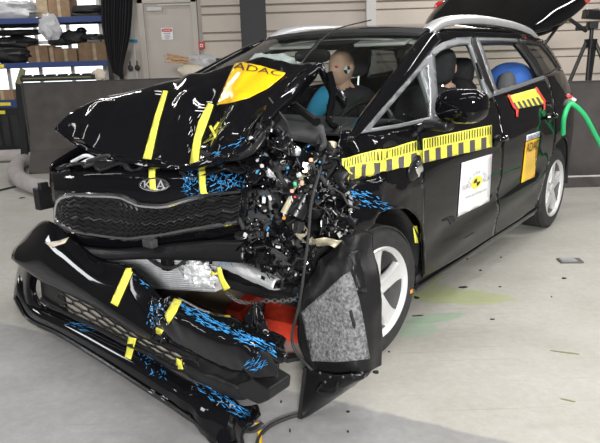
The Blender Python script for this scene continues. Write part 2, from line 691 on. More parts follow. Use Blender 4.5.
# cladding boards right of the door: wide flat board, narrow one, shadow groove
xw0 = WY(203, 40, WALL_Y).x
zz = 0.52
i = 0
while zz < 3.9:
    h = 0.135 if i % 2 else 0.30
    board = MB()
    x1 = 7.9
    y0 = WALL_Y + 0.06
    d_ = 0.03 if i % 2 else 0.05
    board.add([(xw0, y0, zz), (x1, y0, zz), (x1, y0 - d_, zz + 0.012), (xw0, y0 - d_, zz + 0.012),
               (x1, y0 - d_, zz + h - 0.025), (xw0, y0 - d_, zz + h - 0.025), (x1, y0, zz + h - 0.006), (xw0, y0, zz + h - 0.006)],
              [(0, 1, 2, 3), (3, 2, 4, 5), (5, 4, 6, 7), (0, 3, 5, 7), (1, 6, 4, 2)])
    board.build('cladding_board', 'cladding', wall, smooth=False)
    zz += h
    i += 1
MB().box(((xw0 + 7.9) / 2, WALL_Y + 0.08, 0.28), (7.9 - xw0, 0.06, 0.55)).build('plinth', 'wall_paint', wall, smooth=False)
# pale steel post beyond the car
p = WY(371, 8, WALL_Y - 0.08)
struct(MB().box((p.x, WALL_Y - 0.06, 2.15), (0.17, 0.12, 4.28)).build('trim_1', 'light_steel', smooth=False, bevel=0.01))
# black H-section column
a, b_ = WY(240, 10, WALL_Y - 0.3), WY(265, 10, WALL_Y - 0.3)
cx, cw = (a.x + b_.x) / 2, b_.x - a.x
col = MB()
col.box((cx, WALL_Y - 0.31, 2.15), (cw, 0.03, 4.28)).box((cx, WALL_Y - 0.03, 2.15), (cw, 0.03, 4.28))
col.box((cx - cw * 0.12, WALL_Y - 0.17, 2.15), (0.03, 0.25, 4.28))
struct(col.build('trim_2', 'steel_black', smooth=False))

# ---- door with frame, closer, sign
dl, dr = WY(146, 40, WALL_Y).x, WY(193, 40, WALL_Y).x
ztop = WY(170, 3, WALL_Y).z
door = MB().box(((dl + dr) / 2, WALL_Y + 0.065, ztop / 2), (dr - dl, 0.05, ztop)).build('door_1', 'door_paint', smooth=False)
struct(door)
for x in (dl - 0.05, dr + 0.05):
    MB().box((x, WALL_Y + 0.04, (ztop + 0.1) / 2), (0.1, 0.12, ztop + 0.1)).build('door_frame', 'door_paint', door, smooth=False, bevel=0.008)
MB().box(((dl + dr) / 2, WALL_Y + 0.04, ztop + 0.05), (dr - dl + 0.2, 0.12, 0.1)).build('door_frame', 'door_paint', door, smooth=False, bevel=0.008)
p = WY(152, 9, WALL_Y)
MB().box((p.x + 0.04, WALL_Y + 0.01, p.z), (0.26, 0.06, 0.07)).build('door_closer', 'light_steel', door, smooth=False, bevel=0.01)
p2 = WY(185, 5, WALL_Y)
MB().box(((p.x + p2.x) / 2 + 0.1, WALL_Y + 0.0, p2.z + 0.01), (p2.x - p.x, 0.03, 0.02)).build('closer_arm', 'light_steel', door, smooth=False)
s0, s1 = WY(160.5, 28, WALL_Y), WY(173, 39.5, WALL_Y)
sx, sz, sw, sh = (s0.x + s1.x) / 2, (s0.z + s1.z) / 2, s1.x - s0.x, s0.z - s1.z
sign = tag(MB().box((sx, WALL_Y + 0.03, sz), (sw, 0.008, sh)).build('warning_sign', 'white_sheet', smooth=False, origin=(sx, WALL_Y + 0.03, sz)),
           'small white warning sign with red heading on the beige door', 'sign')
hd = MB()
hp = [(sx + sw * 0.46 * math.copysign(abs(math.cos(q)) ** 0.5, math.cos(q)), WALL_Y + 0.024, sz + sh * 0.3 + sh * 0.15 * math.copysign(abs(math.sin(q)) ** 0.6, math.sin(q)))
      for q in [2 * PI * k / 24 for k in range(24)]]
hd.prism(hp, (0, 0.002, 0))
so = (sx, WALL_Y + 0.03, sz)
hd.build('sign_heading', 'sign_red', sign, smooth=False, origin=so)


def wall_text(name, body, x0, x1, z0, z1, y, m, parent, origin):
    v, f = text2d(body)
    MB().add([(lerp(x0, x1, a), y, lerp(z0, z1, b)) for a, b in v], f).build(name, m, parent, smooth=False, origin=origin)


wall_text('sign_text', 'DANGER', sx - sw * 0.33, sx + sw * 0.33, sz + sh * 0.24, sz + sh * 0.36, WALL_Y + 0.0215, 'white_sheet', sign, so)
for k, (wd, zf) in enumerate(((0.6, 0.02), (0.4, -0.12), (0.55, -0.26), (0.3, -0.38))):
    MB().box((sx, WALL_Y + 0.0235, sz + sh * zf), (sw * wd, 0.003, sh * 0.06)).build('sign_line', 'text_grey', sign, smooth=False, origin=so)

# fire alarm box + dark cable duct right of the door
a, b_ = WY(198.5, 42, WALL_Y), WY(205, 49, WALL_Y)
fo = ((a.x + b_.x) / 2, WALL_Y, (a.z + b_.z) / 2)
fb = thing('fire_alarm_box', 'small red fire alarm box on the wall right of the door', 'alarm box', fo)
MB().box((0, 0.0, 0), (b_.x - a.x, 0.06, a.z - b_.z)).build('box', 'box_red', fb, smooth=False, bevel=0.006)
MB().box((0, -0.032, 0.0), (0.045, 0.004, 0.05)).build('glass_plate', 'white_sheet', fb, smooth=False)
MB().lathe([(-0.038, 0.001), (-0.038, 0.012), (-0.034, 0.013)], 12, 'Y').build('button', 'print_black', fb)
# conduit, valves on the strip left of the door
p = WY(133, 30, WALL_Y)
cdt = thing('conduit', 'thin pale pipe with small valves on the wall beside the black curtain', 'pipe', (p.x, WALL_Y - 0.02, 0))
MB().tube([(0, 0, 0.9), (0, 0, 3.9)], 0.016, 8).build('pipe', 'light_steel', cdt)
z1 = WY(131, 68, WALL_Y).z
for dx in (-0.09, 0.03):
    MB().blob((dx, -0.05, z1), (0.09, 0.09, 0.1), 2, 0.1).tube([(dx, -0.05, z1 + 0.03), (dx, -0.05, z1 + 0.12)], 0.012, 6).build('valve', 'grey_plastic', cdt)
z2 = WY(133, 41, WALL_Y).z
MB().box((0.0, -0.03, z2), (0.13, 0.04, 0.05)).build('blue_clip', 'blue_cloth', cdt, smooth=False, bevel=0.01)

# window behind the shelves
x0, x1 = WY(-30, 40, WALL_Y).x, WY(101, 40, WALL_Y).x
win = MB().box(((x0 + x1) / 2, WALL_Y + 0.09, 1.75), (x1 - x0, 0.02, 1.9)).build('window_1', 'daylight', smooth=False)
struct(win)
for k in range(5):
    xx = lerp(x0, x1, k / 4)
    MB().box((xx, WALL_Y + 0.06, 1.75), (0.06, 0.05, 1.95)).build('window_frame', 'light_steel', win, smooth=False)
for z in (0.8, 1.75, 2.7):
    MB().box(((x0 + x1) / 2, WALL_Y + 0.06, z), (x1 - x0, 0.05, 0.06)).build('window_frame', 'light_steel', win, smooth=False)
ww = MB()
for k in range(1):
    ww.box((lerp(x0, x1, 0.46), WALL_Y + 0.02, 1.2), (1.0, 0.02, 0.72))

# ---- shelf rack with goods
SY = 10.1
sh = thing('storage_rack', 'steel storage rack with blue beams in front of the bright window', 'shelf', (WY(50, 64, SY).x, SY + 0.3, 0))
xl, xr = WY(-25, 64, SY).x, WY(110, 64, SY).x
so_ = Vector(sh.location)


def on_rack(mb, name, m, **kw): return mb.build(name, m, sh, origin=so_, **kw)


zA = WY(55, 64.5, SY).z
zB = WY(55, 20, SY).z
for z in (zA, zB, 0.25):
    on_rack(MB().box(((xl + xr) / 2, SY, z), (xr - xl, 0.05, 0.085)), 'beam', 'shelf_blue', smooth=False, bevel=0.006)
    on_rack(MB().box(((xl + xr) / 2, SY + 0.6, z), (xr - xl, 0.05, 0.085)), 'beam', 'shelf_blue', smooth=False, bevel=0.006)
    on_rack(MB().box(((xl + xr) / 2, SY + 0.3, z + 0.03), (xr - xl, 0.56, 0.02)), 'shelf_board', 'grey_plastic', smooth=False)
for x in (xl, xr):
    for y in (SY, SY + 0.6):
        on_rack(MB().box((x, y, 1.5), (0.06, 0.07, 3.0)), 'upright', 'steel_black', smooth=False)
on_rack(MB().box((WY(2, 68, SY).x, SY - 0.03, zA), (0.1, 0.01, 0.05)), 'label_plate', 'yellow_label', smooth=False)


def crate(name, label, px0, px1, py0, zb, m, y=SY + 0.22, dep=0.38, group=None):
    a, b2 = WY(px0, py0, y), WY(px1, py0, y)
    h = a.z - zb
    o = thing(name, label, 'box', ((a.x + b2.x) / 2, y + dep / 2, zb), 0, group)
    w = b2.x - a.x
    MB().box((0, 0, h / 2), (w, dep, h)).build('carton_body', m, o, smooth=False, bevel=0.006)
    MB().box((-w * 0.24, 0.0, h + 0.004), (w * 0.46, dep * 0.98, 0.006)).box((w * 0.24, 0, h + 0.004), (w * 0.46, dep * 0.98, 0.006)).build('lid_flap', m, o, smooth=False)
    MB().box((0, -dep / 2 - 0.002, h * 0.5), (0.05, 0.003, h * 0.96)).build('packing_tape', 'cardboard_light', o, smooth=False)
    return o


tA, tB = zA + 0.041, zB + 0.041
crate('cardboard_box', 'tan cardboard box on the middle shelf beside the black bags', 26, 47, 46, tA, 'cardboard')
crate('cardboard_box', 'narrow cardboard box standing between two wider boxes on the shelf', 48, 53.5, 47, tA, 'cardboard')
crate('cardboard_box', 'long low cardboard box on the middle shelf under black clutter', 54, 76, 49, tA, 'cardboard')
crate('cardboard_box', 'wide cardboard box at the curtain end of the middle shelf', 77, 110, 43, tA, 'cardboard')
crate('cardboard_box', 'tall brown cardboard box cut by the upper edge of the photo', 46, 68, -8, tB, 'cardboard')
crate('cardboard_box', 'pale tall carton on the top shelf beside the tall brown box', 34, 45.5, -8, tB, 'cardboard_light')


def bag(name, label, px0, px1, py0, zb, m, seed, cat='bag', y=SY + 0.08, dep=0.4, group=None, power=2.6, amp=0.3):
    a, b2 = WY(px0, py0, y), WY(px1, py0, y)
    h = a.z - zb
    o = MB().blob((( a.x + b2.x) / 2, y + dep / 2, zb + h / 2), (b2.x - a.x, dep, h * 1.02), seed, amp, 2.4, 20, 12, flat=zb, power=power).build(
        name, m, origin=((a.x + b2.x) / 2, y + dep / 2, zb))
    return tag(o, label, cat, group)


zz = tA
hh = [WY(10, q, SY).z for q in (48, 36, 28, 19.5)]
bag('folded_sack', 'lowest folded black sack in the pile on the shelf', -15, 26, 46, tA, 'bag_black', 1)
bag('folded_sack', 'second folded black sack in the pile, sagging to the right', -15, 30, 37, hh[0] + 0.01, 'bag_black', 2)
bag('folded_sack', 'third folded black sack in the pile on the shelf', -15, 40, 30, hh[1] + 0.01, 'bag_black', 3)
bag('folded_sack', 'topmost folded black sack of the pile on the shelf', -15, 36, 21, hh[2] + 0.01, 'bag_black', 4)
bag('black_bundle', 'crumpled black bundle on top of the long low box', 45, 66, 36, tA + 0.245, 'bag_black', 5, 'bundle', dep=0.3)
bag('black_bundle', 'lumpy black bundle leaning against the grey helmet shape', 57, 82, 31, tA + 0.27, 'bag_black', 6, 'bundle', dep=0.3)
bag('grey_cover', 'crumpled grey plastic cover on the wide box near the curtain', 80, 101, 34, tA + 0.325, 'grey_plastic', 7, 'cover', dep=0.3)
bag('black_pouch', 'small black pouch at the curtain end on top of the wide box', 96, 104, 36, tA + 0.325, 'bag_black', 8, 'pouch', dep=0.2)
bag('helmet', 'round dark helmet shape standing behind the crumpled grey cover', 74, 84, 27, tA + 0.42, 'satin_plastic', 9, 'helmet', y=SY + 0.3, dep=0.2, power=2, amp=0.08)
bag('clear_bag', 'clear crumpled plastic bag hanging over the top blue beam', 37, 57, 15, tA + 0.33, 'clear_bag', 10, 'bag', y=SY - 0.12, dep=0.12, amp=0.45)
bag('clear_bag', 'clear plastic sheeting bunched on the left end of the top shelf', -12, 33, 1, tB, 'clear_bag', 11, 'bag', amp=0.5)
bag('black_case', 'flat black case lying lower on the top shelf near the curtain', 69, 103, 13, tB, 'bag_black', 12, 'case', power=5, amp=0.1)
bag('black_case', 'flat black case lying on another case on the top shelf', 69, 101, 5, WY(80, 12.5, SY).z, 'bag_black', 13, 'case', power=5, amp=0.1)

# ---- black curtain
cv = []
top = curve([WY(101, -12, 9.92), WY(134, -12, 9.92)], 40)
bot = curve([WY(113, 72, 9.92), WY(121, 77, 9.92)], 40)
mid = curve([WY(102, 25, 9.92), WY(131, 32, 9.92)], 40)
low = curve([WY(107, 52, 9.92), WY(126, 55, 9.92)], 40)
cu = MB().sheet([[p + Vector((0, 0.05 * math.sin(k * 1.7) + 0.02 * math.sin(k * 4.1), 0)) for k, p in enumerate(r)] for r in (top, mid, low, bot)], 120, 14)
cub = cu.build('curtain', 'curtain', solid=0.008, origin=WY(117, 40, 9.92))
tag(cub, 'black gathered curtain hanging between the rack and the door', 'curtain')

# ---- barrier panels
def barrier(name, label, A, B, h, flare=0.0, thick=0.12):
    A, B = Vector((A[0], A[1], 0)), Vector((B[0], B[1], 0))
    d = (B - A)
    ln = d.length
    o = thing(name, label, 'barrier', (A + B) / 2, math.atan2(d.y, d.x))
    n = 1
    m = MB()
    # profile: vertical face, kicked forward at the foot
    prof = [(0, h), (0, h * 0.45), (-flare * 0.25, h * 0.25), (-flare, 0.02), (-flare, 0.0), (thick, 0.0), (thick, h)]
    vs_ = [(-ln / 2, y, z) for y, z in prof] + [(ln / 2, y, z) for y, z in prof]
    k = len(prof)
    m.add(vs_, [tuple(range(k)), tuple(range(2 * k - 1, k - 1, -1))] + [(i, (i + 1) % k, (i + 1) % k + k, i + k) for i in range(k)])
    m.build('panel', 'barrier', o, smooth=False)
    MB().box((-ln / 2 - 0.012, thick / 2, h / 2), (0.024, thick + 0.03, h + 0.01)).build('end_post', 'barrier_end', o, smooth=False)
    MB().box((0, thick / 2, h + 0.006), (ln, thick + 0.01, 0.012)).build('top_strip', 'barrier_end', o, smooth=False)
    return o


pa = WY(22.5, 84, 8.25)
pb = WY(225, 75, 8.6)
barrier('barrier_panel', 'dark grey rubber-faced barrier panel behind the bonnet, foot kicked forward', (pa.x, 8.25), (pb.x, 8.6), pa.z, 0.28)
pc = WY(561, 83, 6.45)
pd = WY(680, 83, 6.35)
barrier('barrier_panel', 'dark barrier panel behind the rear wheel and the green hose', (pc.x, 6.45), (pd.x, 6.35), pc.z, 0.0)
# white scraped foot rail of the right barrier
rp = thing('foot_rail', 'scraped steel foot rail along the dark barrier behind the rear wheel', 'rail', (WZ(590, 188).x, 6.25, 0))
MB().box((0.35, 0.0, 0.055), (1.5, 0.06, 0.11)).build('rail_body', 'barrier', rp, smooth=False, bevel=0.01)
MB().box((0.35, -0.004, 0.113), (1.5, 0.05, 0.006)).build('worn_edge', 'light_steel', rp, smooth=False)

# goods on and behind the left barrier
bt = pa.z + 0.014
def bar_y(x): return lerp(8.25, 8.6, (x - pa.x) / (pb.x - pa.x))
o = thing('spare_parts_tray', 'long black tray with yellow bands lying on the barrier top', 'tray', (WY(58, 72, 8.4).x, 8.4, bt))
MB().box((0, 0, 0.045), (0.98, 0.13, 0.07)).build('tray_body', 'bag_black', o, smooth=False, bevel=0.012)
MB().box((0.0, -0.068, 0.05), (0.9, 0.006, 0.012)).build('yellow_band', 'olive', o, smooth=False)
for k in range(6):
    MB().box((-0.42 + k * 0.16, 0.0, 0.082), (0.1, 0.12, 0.03)).build('pocket', 'matte_black', o, smooth=False, bevel=0.006)
bag('paper_bundle', 'pale crumpled paper bundle on the barrier near the curtain', 90, 104, 69.5, bt, 'paper', 14, 'bundle', y=bar_y(WY(97, 70, 8.4).x), dep=0.12)
o = thing('olive_board', 'olive green board leaning beside the barrier end in front of the window', 'board', (WY(21, 90, 8.5).x, 8.6, 0))
q = [WY(15, 83, 8.6), WY(20, 68, 8.6), WY(25, 70, 8.6), WY(22, 85, 8.6)]
MB().prism([v - Vector(o.location) for v in q], (0, 0.03, 0)).build('board', 'olive', o, smooth=False)
MB().prism([v - Vector(o.location) for v in [WY(15, 83, 8.6), WY(22, 85, 8.6), Vector((WY(22, 150, 8.6).x + 0.06, 8.6, 0)), Vector((WY(18, 150, 8.6).x + 0.02, 8.6, 0))]], (0, 0.03, 0)).build('leg', 'matte_black', o, smooth=False)
# wrapped wooden bundle seen over the bonnet
wb_ = WY(190, 66, 8.55)
o = thing('wooden_bundle', 'bundle of split wood slats wrapped in clear film above the bonnet', 'wood bundle', (wb_.x, 8.66, bt))
for k in range(11):
    y_, z_ = random.uniform(-0.06, 0.06), random.uniform(0.17, 0.3)
    MB().box((-0.1 + random.uniform(-0.04, 0.03), y_, z_), (random.uniform(0.34, 0.5), 0.02, 0.014),
             Matrix.Rotation(0.18 + random.uniform(-0.14, 0.14), 3, 'Y') @ rotz(random.uniform(-0.1, 0.1))).build('slat', 'wood', o, smooth=False)
MB().blob((0.14, 0, 0.21), (0.36, 0.14, 0.18), 3, 0.45, 2.4, 24, 14).build('film_wrap', 'clear_bag', o)
MB().blob((0.0, 0.0, 0.08), (0.36, 0.16, 0.2), 4, 0.25, flat=0.0).build('paper_pad', 'paper', o)
MB().box((0.33, 0.05, 0.13), (0.2, 0.1, 0.22), Matrix.Rotation(0.1, 3, 'Y')).build('dark_case', 'matte_black', o, smooth=False, bevel=0.01)

# dark tool crate at the left edge below the shelf, pipes on the floor
p0, p1 = WZ(-12, 159), WZ(22, 159)
o = thing('equipment_crate', 'black equipment crate at the left edge behind the grey floor pipe', 'crate', ((p0.x + p1.x) / 2, p0.y + 0.16, 0))
w = p1.x - p0.x
hc = WY(10, 108, p0.y).z
MB().box((0, 0, hc / 2), (w, 0.3, hc)).build('crate_body', 'matte_black', o, smooth=False, bevel=0.01)
for k in range(4):
    MB().box((-w / 2 + w * (k + 0.5) / 4, -0.155, hc * 0.55), (w * 0.17, 0.02, hc * 0.6)).build('rib', 'bag_black', o, smooth=False)
MB().box((-w * 0.1, -0.156, hc * 0.92), (w * 0.5, 0.012, 0.05)).build('yellow_label', 'yellow_label', o, smooth=False)
o2 = thing('storage_bin', 'blue storage bin stacked on the black equipment crate', 'bin', (o.location.x + 0.02, o.location.y, hc))
hb = WY(10, 100, p0.y).z - hc
MB().box((0.05, 0, hb / 2), (w * 0.8, 0.28, hb)).build('bin_body', 'shelf_blue', o2, smooth=False, bevel=0.008)
MB().box((0.05, -0.144, hb * 0.5), (w * 0.4, 0.008, hb * 0.4)).build('bin_label', 'yellow_label', o2, smooth=False)
o3 = crate('cardboard_box', 'flat cardboard box on the blue bin at the left edge', -10, 13, 91, hc + hb, 'cardboard', y=p0.y + 0.03, dep=0.26)
pp = [WZ(-30, 157, 0.09), WZ(0, 156, 0.09), WZ(26, 155, 0.09)]
tag(MB().tube(curve(pp, 12), 0.09, 14).build('floor_pipe', 'pipe_grey', origin=(pp[1].x, pp[1].y, 0)), 'straight grey pipe lying on the floor by the black crate', 'pipe')
pl = [WZ(34, 158, 0.09), WZ(21, 162, 0.09), WZ(15.5, 170, 0.09), WZ(20, 179, 0.09), WZ(33, 185, 0.09), WZ(50, 188.5, 0.09), WZ(75, 189, 0.09), WZ(120, 183, 0.09)]
tag(MB().tube(curve(pl, 60), 0.095, 16).build('floor_hose', 'pipe_grey', origin=(pl[3].x, pl[3].y, 0)), 'thick grey padded hose curling round the barrier foot on the floor', 'hose')
pl = [WZ(-20, 195, 0.01), WZ(5, 189, 0.01), WZ(22, 186, 0.01), WZ(40, 190, 0.01)]
tag(MB().tube(curve(pl, 20), 0.012, 6).build('floor_cable', 'rubber', origin=(pl[1].x, pl[1].y, 0)), 'thin black cable on the floor beside the grey hose', 'cable')

# ---- tripod with camera head behind the right barrier
TY = 7.2
tb = WY(589, 60, TY)
tp = thing('tripod', 'black camera tripod standing behind the right barrier', 'tripod', (tb.x, TY, 0))
ap = WY(589, 42, TY)
ax_, az = 0.0, ap.z
for (px_, dy) in ((569, -0.25), (605, -0.3), (592, 0.45)):
    ft = WY(px_, 83, TY)
    ex = (ft.x - tb.x)
    k = az / (az - ft.z)
    foot = Vector((ex * k, dy, 0.0))
    top_ = Vector((math.copysign(0.05, ex), 0, az))
    leg = MB()
    mid_ = top_.lerp(foot, 0.45)
    leg.tube([top_, mid_], 0.022, 8).tube([mid_, foot], 0.016, 8)
    lg = leg.build('leg', 'tripod_black', tp)
    MB().tube([mid_ + (top_ - mid_) * 0.05, mid_ - (top_ - mid_) * 0.05], 0.034, 8).build('clamp', 'satin_plastic', lg)
    br = top_.lerp(foot, 0.36)
    MB().tube([(0, 0, az - 0.62), br], 0.012, 6).build('brace', 'tripod_black', tp)
MB().tube([(0, 0, az - 0.65), (0, 0, az + 0.14)], 0.022, 10).build('centre_column', 'tripod_black', tp)
MB().lathe([(az - 0.06, 0.001), (az - 0.06, 0.06), (az + 0.03, 0.07), (az + 0.04, 0.001)], 16, 'Z').build('shoulder', 'satin_plastic', tp)
MB().box((0, 0, az + 0.18), (0.1, 0.1, 0.08)).box((-0.1, 0, az + 0.15), (0.16, 0.05, 0.05)).build('pan_head', 'tripod_black', tp, bevel=0.008)
MB().box((0.03, 0, az + 0.29), (0.26, 0.14, 0.1), Matrix.Rotation(0.1, 3, 'Y')).tube([(-0.1, 0, az + 0.33), (0.06, 0, az + 0.33)], 0.03, 10).build('camera_body', 'satin_plastic', tp, bevel=0.01)
e0, e1 = WY(586, 31, TY) - Vector((tb.x, TY, 0)), WY(553, 7, TY - 0.2) - Vector((tb.x, TY, 0))
MB().tube([e0, e1], 0.022, 8).build('pan_arm', 'tripod_black', tp)

# ================================================================== THE CAR
car = thing('crashed_car', 'black crash-tested family car with crushed front corner and open tailgate', 'car', (CAR_X, CAR_Y, 0), -CAR_YAW)
ZT = [(0.18, 0.845), (0.24, 0.868), (0.34, 0.880), (0.5, 0.893), (0.65, 0.902), (0.8, 0.904), (0.92, 0.893), (1.02, 0.872), (1.10, 0.842),
      (1.2, 0.790), (1.3, 0.737), (1.4, 0.683), (1.47, 0.640), (1.53, 0.590)]


def S(y, z):
    x = interp(ZT, z)
    if 0.4 < y < 2.4:
        e_ = min(1, (y - 0.4) / 0.25, (2.4 - y) / 0.25)
        zl = 0.35 + 0.075 * (y - 0.4)
        x += e_ * (0.012 * math.exp(-((z - zl) / 0.045) ** 2) - 0.014 * math.exp(-((z - zl - 0.11) / 0.07) ** 2))
        x += e_ * 0.008 * math.exp(-((z - 0.86 - 0.02 * y) / 0.05) ** 2)
    if y < 0.2: x -= 0.06 * ((0.2 - y) / 0.9) ** 2
    if y > 2.5: x -= 0.10 * ((y - 2.5) / 1.0) ** 2
    if y > 3.2: x -= 0.55 * ((y - 3.2) / 0.42) ** 3
    return x


def SP(px, py):
    x = 0.85
    for _ in range(12):
        q = LX(px, py, x)
        x = 0.5 * x + 0.5 * S(q.y, q.z)
    q = LX(px, py, x)
    return (q.y, q.z)


SIDE = []


def side(name, m, outline, holes=(), parent=None, step=0.04, off=0.0, solid=0.012, sgn=1, reg=True):
    v, f = flat_mesh(outline, list(holes), step)
    if reg: SIDE.append(MB().add([(sgn * (S(y, z) + off), y, z) for y, z in v], f).bvh())
    mb = MB().add([(sgn * (S(y, z) + off - solid / 2), y, z) for y, z in v], f)
    # make sure solidify grows inwards
    o = mb.build(name, m, parent if parent is not None else car, solid=solid, offset=0.0)
    return o


def arc(cy, cz, r, a0, a1, n=14):
    return [(cy + r * math.cos(math.radians(lerp(a0, a1, k / n))), cz + r * math.sin(math.radians(lerp(a0, a1, k / n)))) for k in range(n + 1)]


def px(*pts): return [SP(*p) for p in pts]


G = 0.006
belt = lambda y: interp([(-0.1, 1.03), (0.3, 1.065), (0.8, 1.10), (1.45, 1.145), (2.0, 1.17), (2.55, 1.20), (3.0, 1.22)], y)
# --- front door
yF = 0.37
fd_bottom = 0.285
front_door = side('front_door', 'paint', [(yF, belt(yF)), (0.36, 0.8), (0.40, 0.5), (0.46, fd_bottom), (0.9, 0.265), (1.45, 0.262),
                                          (1.445, 0.5), (1.41, 0.82), (1.43, belt(1.43)), (1.1, belt(1.1)), (0.7, belt(0.7))])
# --- rear door
rear_door = side('rear_door', 'paint', [(1.442, belt(1.44)), (1.422, 0.82), (1.457, 0.5), (1.462, 0.262), (2.0, 0.262), (2.28, 0.275)]
                 + arc(2.75, 0.33, 0.40, 172, 132, 8) + [(2.50, 0.72), (2.50, 0.95), (2.56, belt(2.5)), (2.0, belt(2.0))])
# --- sill
sill = side('sill_panel', 'paint', [(0.38, 0.255), (0.44, 0.2), (2.36, 0.2), (2.36, 0.255), (2.3, 0.255), (1.4, 0.25)])
side('sill_gap', 'matte_black', [(0.42, 0.30), (0.42, 0.245), (2.33, 0.245), (2.33, 0.30)], off=-0.014, reg=False)
# --- rear quarter
quarter = side('rear_quarter_panel', 'paint', [(2.575, belt(2.56)), (2.515, 0.95), (2.515, 0.72)] + arc(2.75, 0.33, 0.40, 128, -4, 18)
               + [(3.2, 0.24), (3.52, 0.26), (3.56, 0.6), (3.54, 0.95), (3.44, 1.10), (3.30, 1.24), (2.95, 1.235)], step=0.05)
# --- greenhouse surfaces
roof_z = lambda y: interp([(0.6, 1.36), (0.8, 1.435), (1.0, 1.485), (1.25, 1.515), (1.6, 1.528), (2.2, 1.525), (2.6, 1.505), (2.95, 1.47)], y)
fd_top = px((433, 57), (440, 46), (449, 37), (463, 32), (482, 31))
rd_top = px((486, 31), (505, 33), (523, 42))
# cant rail between door frames and roof
cant = side('cant_rail', 'paint', [(0.70, 1.415), (0.85, 1.462), (1.0, 1.495), (1.25, 1.52), (1.6, 1.53), (2.2, 1.528), (2.6, 1.51), (2.95, 1.475)]
            + [(2.95, 1.44), (2.5, 1.475), (2.05, 1.482), (1.6, 1.487), (1.3, 1.478), (1.08, 1.452), (0.95, 1.425), (0.82, 1.385), (0.7, 1.34)])
# front door window frame
fo_ = [(0.60, belt(0.60)), (0.665, 1.30), (0.70, 1.34), (0.82, 1.385), (0.95, 1.425), (1.08, 1.452), (1.3, 1.475), (1.555, 1.482), (1.50, 1.30), (1.44, belt(1.44))]
fi_ = [(0.655, belt(0.65) + 0.004), (0.70, 1.24), (0.735, 1.305), (0.84, 1.352), (0.96, 1.39), (1.09, 1.415), (1.3, 1.437), (1.46, 1.441), (1.42, 1.28), (1.375, belt(1.37) + 0.006)]
ff = side('window_frame', 'frame_sheen_grey', fo_, [fi_], parent=front_door, off=-0.004, solid=0.03)
side('window_glass', 'window_glass', fi_, parent=front_door, off=-0.012, solid=0.0, reg=False)
side('pillar_cover', 'satin_plastic', [(1.44, belt(1.44)), (1.40, 1.25), (1.475, 1.445), (1.53, 1.478), (1.568, 1.478), (1.50, 1.28), (1.475, belt(1.47))], parent=front_door, off=0.003, solid=0.02)
# rear door window frame
ro_ = [(1.47, belt(1.47)), (1.51, 1.30), (1.575, 1.482), (2.05, 1.48), (2.36, 1.474), (2.50, 1.30), (2.56, belt(2.55))]
ri_ = [(1.545, belt(1.55) + 0.006), (1.585, 1.30), (1.64, 1.44), (2.05, 1.442), (2.28, 1.437), (2.40, 1.30), (2.44, belt(2.45) + 0.008)]
rf = side('window_frame', 'satin_plastic', ro_, [ri_], parent=rear_door, off=-0.004, solid=0.03)
side('pillar_cover', 'frame_sheen_grey', [(1.478, belt(1.47) + 0.01), (1.518, 1.30), (1.583, 1.474), (1.632, 1.472), (1.575, 1.30), (1.535, belt(1.54) + 0.01)], parent=rear_door, off=0.002, solid=0.01)
side('upper_trim', 'frame_sheen_grey', [(1.6, 1.481), (2.05, 1.479), (2.34, 1.473), (2.33, 1.455), (2.05, 1.461), (1.6, 1.463)], parent=rear_door, off=0.002, solid=0.01)
side('window_glass', 'window_glass', ri_, parent=rear_door, off=-0.012, solid=0.0, reg=False)
side('window_seal', 'matte_black', [(2.40, belt(2.4) + 0.006), (2.37, 1.3), (2.25, 1.437), (2.29, 1.437), (2.41, 1.3), (2.455, belt(2.45) + 0.006)], parent=rear_door, off=0.002)
# belt trims
for y0_, y1_, par in ((0.60, 1.43, front_door), (1.46, 2.53, rear_door)):
    ys_ = [lerp(y0_, y1_, k / 12) for k in range(13)]
    side('belt_trim', 'frame_sheen_grey', [(y, belt(y) + 0.012) for y in ys_] + [(y, belt(y) - 0.012) for y in reversed(ys_)], parent=par, off=0.004, solid=0.012, reg=False)
# quarter glass
qo_ = [(2.53, belt(2.53)), (2.50, 1.32), (2.39, 1.475), (2.6, 1.465), (2.95, 1.44), (3.08, 1.33), (3.16, 1.235), (2.9, 1.225)]
qi_ = [(2.585, belt(2.6) + 0.012), (2.545, 1.32), (2.46, 1.44), (2.6, 1.435), (2.84, 1.42), (2.97, 1.33), (3.05, 1.25), (2.85, 1.235)]
qf = side('quarter_window_frame', 'satin_plastic', qo_, [qi_], off=-0.003, solid=0.02)
side('quarter_glass', 'dark_glass', qi_, off=-0.008, solid=0.0, parent=qf)
# D pillar
side('rear_pillar', 'paint', [(2.95, 1.475), (2.95, 1.44), (3.08, 1.33), (3.16, 1.235), (3.31, 1.24), (3.22, 1.33), (3.1, 1.42), (3.02, 1.47)])
# quarter light ahead of the front door
tri_o = px((360, 134), (376, 115), (393, 95.5), (408, 78.5), (420, 64), (430, 52), (435, 56), (437, 80), (439, 119), (400, 128))
tri_i = px((372, 129), (386, 112.5), (399, 97.5), (411, 83.5), (422, 70.5), (428, 64), (430, 82), (431, 117), (400, 124.5))
ql = side('quarter_light_frame', 'frame_sheen_grey', tri_o, [tri_i], solid=0.02)
side('quarter_light_glass', 'windscreen_glass', tri_i, off=-0.006, solid=0.0, parent=ql, reg=False)
